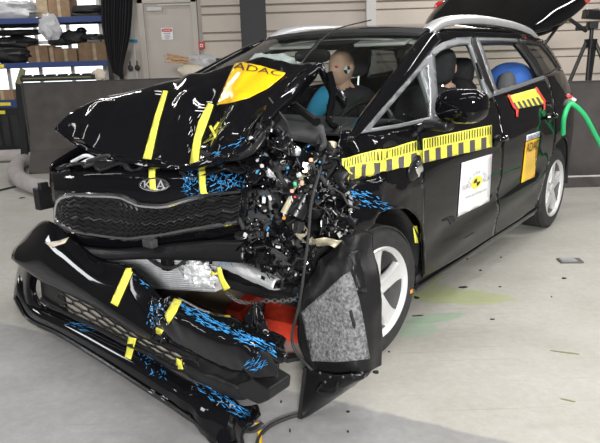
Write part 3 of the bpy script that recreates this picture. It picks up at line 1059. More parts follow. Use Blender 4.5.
# A pillar: outer edge on the body side, crown, inner edge at the glass
ap_out = [Vector((S(*SP(*p)), *SP(*p))) for p in ((352, 141), (362, 132), (378, 113), (395, 93), (410, 76), (422, 61), (432, 49), (440, 40))]
ap_in = [LX(p[0], p[1], x_) for p, x_ in (((336, 150), 0.775), ((346, 139), 0.765), ((362, 116), 0.74), ((379, 93), 0.712), ((394, 73), 0.682), ((406, 57), 0.655), ((417, 42), 0.62), ((427, 33), 0.595))]
ap_mid = [(a_ + b2_) / 2 + Vector((0.015, -0.012, 0.02)) for a_, b2_ in zip(ap_out, ap_in)]
MB().sheet([ap_out, ap_mid, ap_in], 28, 8).build('windscreen_pillar', 'paint', car, solid=0.02)
MB().sheet([[Vector((-p.x, p.y, p.z)) for p in r] for r in (ap_out, ap_mid, ap_in)], 28, 8).build('windscreen_pillar', 'paint', car, solid=0.02)
# side view: cover the seam between pillar foot and wing
# right side of the body in one panel with its windows
ro_side = [(0.3, 1.05), (0.34, 0.3), (0.46, 0.24), (2.36, 0.24)] + arc(2.75, 0.33, 0.40, 172, -4, 18) + \
          [(3.52, 0.26), (3.56, 0.6), (3.54, 0.95), (3.30, 1.24), (3.05, 1.46), (2.95, 1.475), (2.2, 1.528), (1.6, 1.53), (1.25, 1.52), (0.85, 1.462), (0.33, 1.26), (0.05, 1.1)]
right = side('right_body_side', 'paint', ro_side, [fi_, ri_, qi_], sgn=-1, reg=False, step=0.09)
for w_ in (fi_, ri_): side('window_glass', 'window_glass', w_, off=-0.012, solid=0, sgn=-1, parent=right, reg=False)
side('window_glass', 'dark_glass', qi_, off=-0.012, solid=0, sgn=-1, parent=right, reg=False)

# --- roof, rails
rows = []
for y in (0.93, 1.05, 1.3, 1.7, 2.2, 2.65, 2.98):
    zc = interp([(0.9, 1.537), (1.05, 1.562), (1.3, 1.578), (1.7, 1.588), (2.2, 1.583), (2.65, 1.562), (3.0, 1.525)], y)
    ze = roof_z(y) + 0.005
    r = []
    for k in range(9):
        x = -0.60 + 1.2 * k / 8
        u = abs(x) / 0.60
        r.append(Vector((x, y + (0.09 * u * u if y < 1.0 else 0), lerp(zc, ze, u ** 3.2))))
    rows.append(r)
roof_mb = MB().sheet(rows, 24, 30)
roof = roof_mb.build('roof', 'paint', car, solid=0.006)
ROOF = [roof_mb.bvh()]
MB().sheet([[p - Vector((0, 0, 0.05)) for p in r] for r in rows], 16, 16).build('headliner', 'headliner', car, solid=0.01)
for sgn in (1, -1):
    pts = [(0.575, 1.02, 1.512), (0.575, 1.1, 1.545), (0.575, 1.22, 1.572), (0.575, 1.45, 1.592), (0.575, 1.8, 1.598), (0.575, 2.2, 1.585), (0.575, 2.5, 1.565), (0.575, 2.75, 1.535), (0.57, 2.92, 1.495)]
    pts = [Vector((sgn * p[0], p[1], p[2])) for p in pts]
    cs = curve(pts, 40)
    rail = MB()
    for p in cs: pass
    rows2 = []
    for du, dz in ((0.032, -0.03), (0.034, 0.0), (0.012, 0.022), (-0.02, 0.018), (-0.034, -0.005), (-0.034, -0.03)):
        rows2.append([p + Vector((sgn * du, 0, dz)) for p in cs])
    rail.sheet(rows2, 40, 12)
    rail.build('roof_rail', 'silver', car, solid=0.004)

# --- windscreen
ws_rows = []
for t in (0, 0.25, 0.5, 0.75, 1.0):
    ws_rows.append([Vector((lerp(sx_, tx_, t), lerp(by_, ty_, t), lerp(bz_, tz_, t) + 0.03 * math.sin(PI * t) * (1 - abs(sx_) * 0.8)))
                    for sx_, by_, bz_, tx_, ty_, tz_ in ((-0.77, 0.0, 1.10, -0.585, 1.02, 1.525), (-0.45, -0.2, 1.09, -0.38, 0.965, 1.538), (0, -0.27, 1.085, 0, 0.93, 1.543),
                                                         (0.45, -0.2, 1.09, 0.38, 0.965, 1.538), (0.77, 0.0, 1.10, 0.585, 1.02, 1.525))])
ws = MB().sheet(ws_rows, 24, 20)
wso = ws.build('windscreen', 'windscreen_glass', car)
MB().sheet([[p + Vector((0, 0.005, 0.004)) for p in curve(ws_rows[-1], 12)], [p + Vector((0, -0.09, -0.035)) for p in curve(ws_rows[-1], 12)]], 24, 3).build('sunshade_band', 'matte_black', wso, solid=0.004)
MB().tube(curve([LY(371, 20, 0.9), LY(335, 30, 0.6), LY(312, 50, 0.3), LY(297, 70, 0.1)], 20), 0.004, 6).build('crack_trim', 'matte_black', wso)

# --- cabin
cab = MB().box((0, 1.6, 0.3), (1.6, 2.9, 0.06))
cab.build('cabin_floor', 'trim_dark', car, smooth=False)
MB().box((0, 0.16, 0.62), (1.5, 0.04, 0.75)).build('firewall', 'matte_black', car, smooth=False)
dash = [[Vector((x, y, z)) for x in (-0.72, -0.3, 0, 0.3, 0.72)] for y, z in ((0.02, 1.06), (0.25, 1.09), (0.48, 1.07), (0.56, 1.0), (0.55, 0.75), (0.5, 0.5))]
MB().sheet(dash, 20, 20).build('dashboard', 'trim_dark', car, solid=0.02)
MB().box((0, 3.25, 0.66), (1.3, 0.06, 0.7)).build('boot_wall', 'trim_dark', car, smooth=False)
sw_ = MB()
cc = Vector((0.37, 0.68, 0.98))
tilt = Matrix.Rotation(math.radians(62), 3, 'X')
ring = [cc + tilt @ Vector((0.185 * math.cos(q), 0.185 * math.sin(q), 0)) for q in [2 * PI * k / 28 for k in range(29)]]
sw_.tube(ring, 0.016, 8, cap=False)
steer = sw_.build('steering_wheel', 'satin_plastic', car)
MB().blob(cc + tilt @ Vector((0, 0, 0.02)), (0.16, 0.1, 0.14), 1, 0.05).build('hub', 'satin_plastic', steer)


def seat(x, y, m='seat_cloth', hr=True, w=0.5, zt=1.13):
    s = MB()
    s.blob((x, y - 0.02, 0.58), (w, 0.55, 0.2), 1, 0.05, n=20, m=12, power=4)
    so = s.build('seat', m, car)
    MB().blob((x, y + 0.32, 0.86), (w * 0.96, 0.2, 0.66), 2, 0.05, n=20, m=14, power=4, rot=Matrix.Rotation(-0.22, 3, 'X')).build('backrest', m, so)
    if hr:
        MB().blob((x, y + 0.44, zt + 0.18), (0.27, 0.12, 0.24), 3, 0.04, n=18, m=12, power=3.5, rot=Matrix.Rotation(-0.15, 3, 'X')).build('headrest', m, so)
        MB().tube([(x - 0.06, y + 0.42, zt), (x - 0.06, y + 0.44, zt + 0.12)], 0.008, 6).tube([(x + 0.06, y + 0.42, zt), (x + 0.06, y + 0.44, zt + 0.12)], 0.008, 6).build('headrest_post', 'silver', so)
    return so


seat(0.37, 1.14)
seat(-0.37, 1.28, zt=1.18)
for x in (-0.45, 0.0, 0.45): seat(x, 2.35, w=0.42, zt=1.05, hr=x < 0.3)
# airbag, sun visors, mirror
MB().blob(LX(276, 66, -0.34) + Vector((0, 0.0, -0.03)), (0.42, 0.22, 0.2), 5, 0.35, 2.4, 24, 16).build('deployed_airbag', 'airbag', car)
MB().blob(LX(264, 64, -0.42), (0.2, 0.16, 0.13), 8, 0.3, 2.4, 20, 12).build('deployed_airbag', 'airbag', car)
for x in (-0.33, 0.33):
    MB().box((x, 0.99, 1.475), (0.34, 0.16, 0.02), Matrix.Rotation(0.3, 3, 'X')).build('sun_visor', 'headliner', car, bevel=0.008)
MB().blob((0.0, 0.72, 1.40), (0.24, 0.06, 0.075), 2, 0.03, power=4).tube([(0, 0.72, 1.43), (0, 0.8, 1.49)], 0.012, 6).build('rear_view_mirror', 'satin_plastic', car)
# blue child seat in the second row
cs_ = thing('child_seat', 'blue child seat shell on the rear bench behind the rear window', 'child seat', (0, 0, 0))
cb_ = Vector((0.57, 2.45, 1.0))
cs_.matrix_world = Matrix.Translation((CAR_X, CAR_Y, 0)) @ Matrix.Rotation(-CAR_YAW, 4, 'Z') @ Matrix.Translation(cb_)
MB().blob(LY(516, 79, 2.5) + Vector((-0.04, 0, -0.03)), (0.34, 0.34, 0.30), 4, 0.06, n=22, m=14, power=2.5).build('seat_shell', 'blue_seat', cs_, origin=cb_)
MB().blob(LY(507, 83, 2.3) + Vector((0, 0, -0.05)), (0.12, 0.16, 0.26), 5, 0.06, n=18, m=12, power=2.8).build('seat_wing', 'seat_grey', cs_, origin=cb_)
MB().blob(LY(522, 90, 2.35) + Vector((0, 0, -0.02)), (0.16, 0.2, 0.14), 5, 0.06, n=18, m=12, power=2.8).build('seat_pad', 'matte_black', cs_, origin=cb_)


# --- crash test dummies
def dummy(label, x, y, zh, yaw=0.0, face_marker=True, shirt='seat_cloth'):
    base = Vector((x, y + 0.05, 0.68))
    root = thing('crash_test_dummy', label, 'dummy')
    cl = Matrix.Translation((CAR_X, CAR_Y, 0)) @ Matrix.Rotation(-CAR_YAW, 4, 'Z')
    root.matrix_world = cl @ Matrix.Translation(base)
    h = Vector((0, 0.02, zh - 0.68))
    # skinned body: pelvis, spine, neck, shoulders, arms, thighs
    V = [(0, 0.12, 0.06), (0, 0.13, 0.25), (0, 0.10, 0.42), (0, 0.05, h.z - 0.16), (0, 0.03, h.z - 0.07),
         (0.17, 0.08, 0.42), (0.25, -0.05, 0.24), (0.2, -0.28, 0.22), (-0.17, 0.08, 0.42), (-0.25, -0.05, 0.24), (-0.2, -0.28, 0.22),
         (0.1, 0.1, 0.06), (0.12, -0.3, 0.08), (0.12, -0.42, -0.3), (-0.1, 0.1, 0.06), (-0.12, -0.3, 0.08), (-0.12, -0.42, -0.3)]
    R = [0.13, 0.13, 0.13, 0.055, 0.055, 0.075, 0.05, 0.04, 0.075, 0.05, 0.04, 0.09, 0.075, 0.05, 0.09, 0.075, 0.05]
    E = [(0, 1), (1, 2), (2, 3), (3, 4), (2, 5), (5, 6), (6, 7), (2, 8), (8, 9), (9, 10), (0, 11), (11, 12), (12, 13), (0, 14), (14, 15), (15, 16)]
    me = bpy.data.meshes.new('torso')
    me.from_pydata(V, E, [])
    o = bpy.data.objects.new('torso', me)
    C.objects.link(o)
    o.parent = root
    md = o.modifiers.new('skin', 'SKIN')
    md.use_smooth_shade = True
    for sv, r in zip(me.skin_vertices[0].data, R):
        sv.radius = (r, r)
    me.skin_vertices[0].data[0].use_root = True
    s2 = o.modifiers.new('sub', 'SUBSURF')
    s2.levels = s2.render_levels = 2
    me.materials.append(MATS[shirt])
    MB().tube(curve([(0, 0.07, 0.50), (0, 0.05, h.z - 0.14), (0, 0.03, h.z - 0.06)], 8), [0.075, 0.065, 0.06, 0.057, 0.056, 0.056, 0.056, 0.056, 0.056], 14).build('neck', 'skin', root)
    MB().tube(curve([(-0.13, 0.08, 0.45), (-0.2, 0.04, 0.38), (-0.255, -0.05, 0.25)], 10), [0.07, 0.085, 0.088, 0.086, 0.082, 0.078, 0.074, 0.07, 0.068, 0.066, 0.062], 14).build('sleeve', 'blue_cloth', root)
    # head: cranium, jaw, nose, brow, ears
    hd = MB()
    n, m = 26, 20
    vs_, fs = [], []
    for j in range(m + 1):
        th = PI * j / m
        for i in range(n):
            ph = 2 * PI * i / n
            u = Vector((math.sin(th) * math.cos(ph), math.sin(th) * math.sin(ph), math.cos(th)))
            q = Vector((u.x * 0.086, u.y * 0.104, u.z * 0.128))
            if q.z < 0:
                k = 1 + 1.6 * q.z
                q.x *= 1 + 1.9 * q.z
                if q.y > 0: q.y *= 1 + 3.0 * q.z
            fx = max(0, -u.y)
            q.y -= 0.026 * math.exp(-((u.x / 0.16) ** 2) - ((u.z + 0.12) / 0.2) ** 2) * (fx > 0.6)
            q.y += 0.012 * math.exp(-(((abs(u.x) - 0.36) / 0.16) ** 2) - ((u.z - 0.08) / 0.12) ** 2) * (fx > 0.5)
            q.y -= 0.006 * math.exp(-((u.x / 0.3) ** 2) - ((u.z + 0.5) / 0.08) ** 2) * (fx > 0.3)
            vs_.append(h + rotz(yaw) @ q)
    for j in range(m):
        for i in range(n):
            fs.append((j * n + i, (j + 1) * n + i, (j + 1) * n + (i + 1) % n, j * n + (i + 1) % n))
    hd.add(vs_, fs)
    head = hd.build('head', 'skin', root)
    for sgn in (-1, 1):
        MB().blob(h + rotz(yaw) @ Vector((sgn * 0.086, 0.012, 0.0)), (0.02, 0.04, 0.06), 1, 0.05).build('ear', 'skin', head)
    if face_marker:
        mc = h + rotz(yaw) @ Vector((0.082, -0.04, -0.012))
        nx = (rotz(yaw) @ Vector((1, -0.35, 0))).normalized()
        ux = nx.cross(Vector((0, 0, 1))).normalized()
        for k in range(4):
            a0 = PI / 2 * k
            pts = [mc] + [mc + (ux * math.cos(a0 + PI / 12 * t) + Vector((0, 0, 1)) * math.sin(a0 + PI / 12 * t)) * 0.026 for t in range(7)]
            MB().prism(pts, nx * 0.004).build('target_marker', 'print_black' if k % 2 else 'white_sheet', head, smooth=False)
        MB().blob(h + rotz(yaw) @ Vector((0.02, -0.092, 0.01)), (0.05, 0.012, 0.02), 2, 0.1).build('paint_mark', 'red_tape', head)
    return root


hp_ = LX(340, 68, -0.29)
dummy('tan-headed crash dummy in the front passenger seat seen through the windscreen', -0.29, hp_.y - 0.05, hp_.z, -0.1)
hp2 = LX(438, 69, 0.36)
dummy('crash dummy behind the steering wheel, face just showing beside the window frame', 0.36, hp2.y, hp2.z, 0.0, False)

# --- door mirror
mr = MB()
mc = LX(462, 106, 1.02)
mirror = MB().blob(mc, (0.25, 0.17, 0.16), 3, 0.05, n=24, m=16, power=3.0, rot=rotz(-0.1)).build('door_mirror', 'paint', front_door)
MB().blob(mc + Vector((-0.0, 0.078, 0.0)), (0.20, 0.02, 0.12), 3, 0.02, n=20, m=12, power=4).build('mirror_glass', 'chrome', mirror)
MB().box(Vector((0.90, mc.y - 0.02, belt(mc.y) - 0.02)), (0.16, 0.09, 0.05)).build('mirror_foot', 'satin_plastic', mirror, bevel=0.015)


# --- handles
def handle(pxy, par, w=0.17):
    y, z = SP(*pxy)
    x = S(y, z)
    rec = MB().blob((x - 0.0, y, z), (0.03, w * 0.55, 0.075), 2, 0.0, n=20, m=10, power=3)
    h_ = rec.build('handle_cup', 'satin_plastic', par)
    MB().tube(curve([(x + 0.008, y - w * 0.45, z + 0.01), (x + 0.038, y - w * 0.25, z + 0.014), (x + 0.042, y + w * 0.15, z + 0.014), (x + 0.01, y + w * 0.5, z + 0.01)], 14), 0.014, 8).build('handle_grip', 'paint', h_)
    MB().blob((x + 0.03, y + w * 0.4, z + 0.012), (0.03, 0.035, 0.035), 1, 0.0, n=10, m=8).build('lock', 'chrome', h_)


handle((497, 141), front_door)
handle((549, 118), rear_door)

# --- rear bumper and tailgate
rb = []
for z in (0.25, 0.5, 0.75, 0.86):
    r = []
    for k in range(9):
        u = -1 + k / 4
        r.append(Vector((u * 0.62, 3.57 + 0.08 * (1 - u * u) * (1 if z < 0.8 else 0.6), z)))
    rb.append(r)
MB().sheet(rb, 24, 8).build('rear_bumper', 'paint', car, solid=0.02)
tg = MB()
prof = [  # y, z_top, z_bottom, half width
    (2.93, 1.555, 1.50, 0.50), (3.08, 1.62, 1.505, 0.55), (3.3, 1.71, 1.52, 0.60), (3.5, 1.79, 1.57, 0.66), (3.7, 1.87, 1.64, 0.70), (3.88, 1.94, 1.73, 0.73), (3.96, 1.96, 1.84, 0.73)]
rows = []
ringn = 20
for y, zt_, zb_, hw in prof:
    r = []
    for k in range(ringn + 1):
        q = 2 * PI * k / ringn
        cx_, sz_ = math.cos(q), math.sin(q)
        ex = 0.35
        X = hw * math.copysign(abs(cx_) ** ex, cx_)
        Zc, Zh = (zt_ + zb_) / 2, (zt_ - zb_) / 2
        Z = Zc + Zh * math.copysign(abs(sz_) ** 0.7, sz_)
        r.append(Vector((X, y, Z)))
    rows.append(r)
tailgate = tg.sheet(rows, 60, 24).build('tailgate', 'paint', car)
endcap = MB().prism([rows[-1][k] for k in range(ringn)], (0, 0.02, 0)).build('tailgate_edge', 'satin_plastic', tailgate, smooth=False)
MB().sheet([[Vector((u * hw * 0.86, y, zb_ - 0.006 - 0.02 * (1 - abs(u)))) for u in (-1, -0.6, 0, 0.6, 1)] for y, zt_, zb_, hw in prof[1:6]], 16, 16).build('inner_trim', 'trim_dark', tailgate, solid=0.01)
for sgn in (-1, 1):
    MB().blob((sgn * 0.655, 3.86, 1.835), (0.17, 0.2, 0.13), 2, 0.05, n=18, m=10, power=3).build('tail_lamp', 'tail_lamp', tailgate)
    st = MB().tube([(sgn * 0.60, 3.62, 1.66), (sgn * 0.58, 3.14, 1.42)], 0.013, 8)
    st.build('gas_strut', 'satin_plastic', car)
MB().tube(curve([LY(545, 40, 3.2), LY(553, 65, 3.3), LY(563, 78, 3.4), LY(567, 82, 3.4)], 16), 0.005, 6).build('cable', 'rubber', car)
MB().box((0.40, 2.96, 1.535), (0.06, 0.05, 0.02)).build('hinge', 'satin_plastic', tailgate, smooth=False)


# --- wheels
def wheel(cx, cy, cz, rz, sgn=1, rx=0.0):
    R, rimR, wd = 0.318, 0.222, 0.215
    t = MB()
    t.lathe([(-wd / 2, rimR), (-wd / 2 - 0.004, 0.26), (-wd / 2 + 0.01, 0.30), (-wd / 2 + 0.03, 0.314), (0, R), (wd / 2 - 0.03, 0.314), (wd / 2 - 0.008, 0.30),
             (wd / 2 + 0.004, 0.265), (wd / 2 + 0.003, 0.245), (wd / 2 - 0.004, rimR)], 56)
    ty = t.build('wheel', 'rubber', car, angle=25)
    # tread grooves as proud ribs
    tr = MB()
    for gx in (-0.075, -0.045, -0.015, 0.015, 0.045, 0.075):
        tr.lathe([(gx - 0.011, R - 0.004), (gx - 0.011, R + 0.004), (gx + 0.011, R + 0.004), (gx + 0.011, R - 0.004)], 56)
    tr.build('tread', 'rubber', ty, angle=25)
    rm = MB()
    rm.lathe([(wd / 2 - 0.002, rimR + 0.006), (wd / 2 + 0.004, rimR), (wd / 2 - 0.004, rimR - 0.012), (wd / 2 - 0.02, rimR - 0.018)], 56)
    rm.build('rim', 'alloy', ty)
    MB().lathe([(wd / 2 - 0.02, rimR - 0.018), (0, rimR - 0.03), (-wd / 2, rimR - 0.01)], 56).build('rim_barrel', 'brake', ty)
    MB().lathe([(0.005, 0.001), (0.005, 0.145), (-0.01, 0.145), (-0.01, 0.001)], 40).build('brake_disc', 'brake', ty)
    MB().lathe([(-0.03, 0.001), (-0.03, 0.195), (-0.05, 0.195)], 40).build('backing', 'matte_black', ty)
    fx = wd / 2 - 0.028
    for k in range(5):
        q = 2 * PI * k / 5 + PI / 2
        ca, sa = math.cos(q), math.sin(q)
        def P(r, w, x): return Vector((x, r * ca - w * sa, r * sa + w * ca))
        rws = []
        for r_, w_, xo in ((0.035, 0.042, 0.0), (0.09, 0.036, 0.006), (0.15, 0.038, 0.006), (0.19, 0.048, 0.006), (0.216, 0.066, 0.012)):
            rws.append([P(r_, -w_, fx + xo - 0.03), P(r_, -w_ * 0.88, fx + xo), P(r_, -w_ * 0.3, fx + xo - 0.002), P(r_, w_ * 0.3, fx + xo - 0.002), P(r_, w_ * 0.88, fx + xo), P(r_, w_, fx + xo - 0.03)])
        MB().sheet(rws, 15, 10).build('spoke', 'alloy', ty, angle=50, solid=0.004)
        ql_ = q + PI / 5
        MB().lathe([(fx + 0.004, 0.0005), (fx + 0.004, 0.009), (fx - 0.01, 0.009)], 8, c=(0, 0.052 * math.cos(ql_), 0.052 * math.sin(ql_))).build('wheel_bolt', 'brake', ty)
    MB().lathe([(fx - 0.03, 0.055), (fx - 0.002, 0.05), (fx + 0.006, 0.034), (fx + 0.012, 0.03), (fx + 0.013, 0.001)], 24).build('hub_cap', 'alloy', ty)
    ty.location = (cx, cy, cz)
    ty.rotation_euler = (rx, 0, rz if sgn > 0 else rz + PI)
    return ty


fw = wheel(0.755, 0.055, 0.325, math.radians(-6))
wheel(0.762, 2.75, 0.325, 0)
wheel(-0.78, 0.0, 0.325, 0, -1)
wheel(-0.762, 2.75, 0.325, 0, -1)
# marker dots on the tyres
MB().box((0.112, 0.255, -0.06), (0.004, 0.018, 0.018)).build('marker_dot', 'orange_part', fw, smooth=False)
# arch linings
for y_ in (2.75,):
    for sgn in (1, -1):
        ar = MB()
        ap2 = arc(y_, 0.33, 0.405, -5, 185, 24)
        ar.sheet([[Vector((sgn * 0.86, a_, b2_)) for a_, b2_ in ap2], [Vector((sgn * 0.45, a_, b2_)) for a_, b2_ in ap2]], 48, 2)
        ar.build('wheel_arch_lining', 'matte_black', car, solid=0.006)
        MB().prism([(sgn * 0.46, a_, b2_) for a_, b2_ in ap2], (sgn * 0.01, 0, 0)).build('arch_wall', 'matte_black', car, smooth=False)
# underbody
MB().box((0, 1.6, 0.245), (1.5, 3.4, 0.05)).build('underbody', 'matte_black', car, smooth=False)


# ================================================================== CRUSHED FRONT
def crumple(amp, freq, seed, fall=None, ridged=True):
    o3 = Vector((seed * 5.1, seed * 2.3, seed * 3.3))

    def f(p, u, v):
        q = p * freq + o3
        n = Vector((noise.noise(q), noise.noise(q + Vector((31, 7, 3))), noise.noise(q + Vector((5, 17, 53)))))
        if ridged: n = Vector((0.5 - abs(n.x) * 2, 0.5 - abs(n.y) * 2, 0.5 - abs(n.z) * 2))
        k = fall(p, u, v) if fall else 1.0
        return n * amp * k
    return f


# --- bonnet
CREASES = [((-0.27, 0.0), (-0.02, -0.25), 0.022, 0.05), ((-0.63, -0.30), (-0.54, -0.50), 0.025, 0.045), ((0.22, -0.12), (0.36, -0.42), 0.03, 0.06),
           ((0.05, -0.18), (0.2, -0.45), -0.03, 0.06), ((0.42, -0.08), (0.30, -0.30), 0.025, 0.05), ((-0.1, -0.2), (0.02, -0.46), 0.018, 0.06)]


def creases(p):
    z = 0.0
    for (x0_, y0_), (x1_, y1_), a_, w_ in CREASES:
        dx_, dy_ = x1_ - x0_, y1_ - y0_
        l2 = dx_ * dx_ + dy_ * dy_
        t_ = ((p.x - x0_) * dx_ + (p.y - y0_) * dy_) / l2
        e_ = max(0.0, min(1.0, 1 - max(0, -t_, t_ - 1) * 5))
        t_ = max(0, min(1, t_))
        d_ = math.hypot(p.x - x0_ - t_ * dx_, p.y - y0_ - t_ * dy_)
        q_ = max(0.0, 1 - d_ / (w_ * 1.9))
        z += 0.85 * a_ * e_ * q_ * q_ * (3 - 2 * q_)
    return Vector((0, -0.3 * z, z))


bn = [
    [(-0.75, -0.51, 1.085), (-0.578, -0.5, 1.014), (-0.33, -0.5, 0.972), (-0.03, -0.5, 0.955), (0.22, -0.49, 0.968), (0.45, -0.46, 1.03)],
    [(-0.75, -0.42, 1.145), (-0.56, -0.41, 1.10), (-0.31, -0.41, 1.045), (-0.01, -0.41, 1.02), (0.26, -0.41, 1.04), (0.50, -0.40, 1.075)],
    [(-0.74, -0.28, 1.198), (-0.54, -0.27, 1.185), (-0.28, -0.27, 1.15), (0, -0.27, 1.135), (0.30, -0.29, 1.13), (0.53, -0.33, 1.185)],
    [(-0.70, -0.14, 1.228), (-0.52, -0.14, 1.245), (-0.26, -0.14, 1.245), (0.02, -0.14, 1.26), (0.32, -0.18, 1.245), (0.55, -0.2, 1.28)],
    [(-0.66, -0.02, 1.235), (-0.46, -0.01, 1.285), (-0.23, 0.0, 1.315), (0.05, 0.0, 1.368), (0.28, -0.05, 1.385), (0.52, -0.05, 1.335)],
    [(-0.64, 0.04, 1.20), (-0.44, 0.05, 1.26), (-0.22, 0.05, 1.29), (0.05, 0.05, 1.35), (0.30, 0.02, 1.375), (0.50, 0.03, 1.37)]]
bonnet_mb = MB().sheet([[Vector(p) for p in r] for r in bn], 90, 72,
                       disp=lambda p, u, v: crumple(0.026, 4.2, 2)(p, u, v) * max(0.0, min(1, (p.x + 0.15) / 0.35)) * (0.55 + 0.6 * (1 - v))
                       + creases(p) + crumple(0.005, 9.0, 5)(p, u, v) * max(0.1, min(1, (p.x + 0.1) / 0.4)))
bonnet = bonnet_mb.build('bonnet', 'paint_crumpled', car, solid=0.006, angle=60)
BON = [bonnet_mb.bvh()]
# underside frame edge of the bonnet, torn left edge and hinge arm
edge = [Vector(r[5]) for r in bn]
MB().sheet([[p + Vector((0.0, 0.0, 0.0)) for p in edge], [p + Vector((0.03, -0.01, -0.02)) for p in edge], [p + Vector((0.02, 0.02, -0.055)) for p in edge]], 30, 6,
           disp=crumple(0.008, 7, 3)).build('bonnet_edge', 'paint_crumpled', bonnet, solid=0.008)
hg = [LY(297, 75, -0.05), LY(310, 68, -0.02), LY(320, 62, 0.02), LY(325, 70, 0.03), LY(333, 83, 0.04), LY(346, 98, 0.06)]
MB().sheet([[p for p in hg], [p + Vector((0.012, -0.02, -0.03)) for p in hg], [p + Vector((-0.02, 0.01, -0.05)) for p in hg]], 24, 6, disp=crumple(0.006, 9, 4)).build('bonnet_corner', 'paint_crumpled', bonnet, solid=0.01)
MB().tube(curve([LY(329, 72, 0.0), LY(333, 90, 0.0), LY(331, 106, -0.02), LY(329, 120, -0.04), LY(336, 128, -0.05)], 16), 0.016, 8).build('hinge_arm', 'paint_crumpled', bonnet)
# front lip of the bonnet
lip = curve([Vector(p) for p in bn[0]], 30)
MB().sheet([lip, [p + Vector((0, -0.012, -0.02)) for p in lip], [p + Vector((0, 0.03, -0.035)) for p in lip]], 40, 5, disp=crumple(0.006, 8, 3)).build('bonnet_lip', 'paint_crumpled', bonnet, solid=0.006)
# sticker sheet, tape, scratches on the bonnet
sheet_q = [(236, 65), (287, 76), (256, 99), (218, 105)]
stick('yellow_sticker', [(235.5, 65), (243, 63.5), (262, 67), (286, 74.5), (284, 77.5), (268, 90), (250, 99), (235, 103), (218, 105.5), (226, 86)], BON, 'yellow_sheet', bonnet, 0.008, 2.5)
stick_text('sticker_text', 'ADAC', [(237, 63.5), (284, 73.5), (281, 78), (234.5, 70)], BON, 'print_black', bonnet, 0.012)
stick('tape_strip', [(163.5, 91.5), (168.5, 92), (160, 122), (152, 160), (143.5, 159.5), (155, 118)], BON, 'yellow_tape', bonnet, 0.006, 5)
stick('tape_strip', [(208.5, 103.5), (214.5, 105.5), (208, 124), (202, 140), (199, 164), (190.5, 164.5), (194, 140), (199, 122)], BON, 'yellow_tape', bonnet, 0.006, 5)
stick('tape_strip', [(209.5, 127), (212, 126), (217.5, 136), (216, 139)], BON, 'yellow_tape', bonnet, 0.006, 3)
stick('tape_strip', [(214, 129), (219, 122), (220.5, 123.5), (215.5, 131)], BON, 'yellow_tape', bonnet, 0.006, 3)
for (x_, y_, w_) in ((155, 91.5, 7), (155.5, 94.5, 6), (198, 105, 7), (198, 108, 8), (195, 111, 9), (207, 102, 6)):
    stick('hand_marking', [(x_, y_), (x_ + w_, y_ + 0.5), (x_ + w_, y_ + 1.0), (x_, y_ + 0.6)], BON, 'white_sheet', bonnet, 0.005, 3)


def scuffs(name, poly, n, bv, m, par, size=(1.5, 6), ang=None, seed=1, off=0.006):
    rnd = random.Random(seed)
    xs = [p[0] for p in poly]
    ys = [p[1] for p in poly]
    mb = MB()

    def inside(x, y):
        c = False
        for (x1, y1), (x2, y2) in zip(poly, poly[1:] + poly[:1]):
            if (y1 > y) != (y2 > y) and x < (x2 - x1) * (y - y1) / (y2 - y1) + x1: c = not c
        return c
    k = 0
    tries = 0
    while k < n and tries < n * 20:
        tries += 1
        x, y = rnd.uniform(min(xs), max(xs)), rnd.uniform(min(ys), max(ys))
        if not inside(x, y): continue
        k += 1
        l_ = rnd.uniform(*size)
        w_ = rnd.uniform(0.25, 0.09 * l_ + 0.4)
        a = (ang if ang is not None else rnd.uniform(0, PI)) + rnd.uniform(-0.35, 0.35)
        ca, sa = math.cos(a), math.sin(a)
        pts = []
        for t in range(7):
            q = 2 * PI * t / 7
            r = rnd.uniform(0.6, 1.1)
            u, v = l_ / 2 * math.cos(q) * r, w_ / 2 * math.sin(q) * r
            pts.append((x + u * ca - v * sa, y + u * sa + v * ca))
        s_ = stick2(pts, [tuple(range(7))], bv, off)
        if s_.f: mb.add(s_.v, s_.f)
    if mb.f:
        o = mb.build(name, m, par, smooth=False)
        o['kind'] = 'stuff'
        return o


scuffs('scraped_paint', [(190, 118), (203, 108), (205, 130), (195, 160), (188, 150)], 26, BON, 'foil', bonnet, (2, 7), 1.9, 3)
scuffs('blue_scrape', [(200, 160), (232, 140), (262, 135), (245, 158), (215, 168)], 40, BON, 'blue_scuff', bonnet, (2, 9), -0.4, 4)

# --- front panel with grille
def FY(x): return interp([(-0.75, -0.60), (-0.6, -0.655), (-0.4, -0.645), (-0.2, -0.595), (0.0, -0.525), (0.25, -0.45), (0.55, -0.36)], x)


def FP(px_, py_, off=0.0):
    """car point on the front panel surface"""
    d = to_car(ray(px_, py_), False)
    t = 2.0
    lo, hi = 1.0, 6.0
    for _ in range(40):
        t = (lo + hi) / 2
        q = CAM_L + d * t
        if q.y < FY(q.x) + off: lo = t
        else: hi = t
    return CAM_L + d * t


tops = [(51, 168), (75, 167), (110, 167), (145, 168), (183, 169), (215, 172), (246, 175)]
bots = [(55, 233), (80, 245), (112, 249), (145, 247), (180, 243), (215, 240), (246, 236)]
rows = []
for t in (0, 0.12, 0.4, 0.7, 1.0):
    rows.append([FP(lerp(a_[0], b2_[0], t), lerp(a_[1], b2_[1], t), 0.03 * (t - 0.45) ** 2 * 4 + (0.05 if t == 0 else 0)) for a_, b2_ in zip(tops, bots)])
fp_mb = MB().sheet(rows, 48, 20, disp=lambda p, u, v: crumple(0.025, 7, 8)(p, u, v) * max(0, min(1, (p.x - 0.12) / 0.25)))
front_panel = fp_mb.build('front_panel', 'paint_crumpled', car, solid=0.006)
FPB = [fp_mb.bvh()]
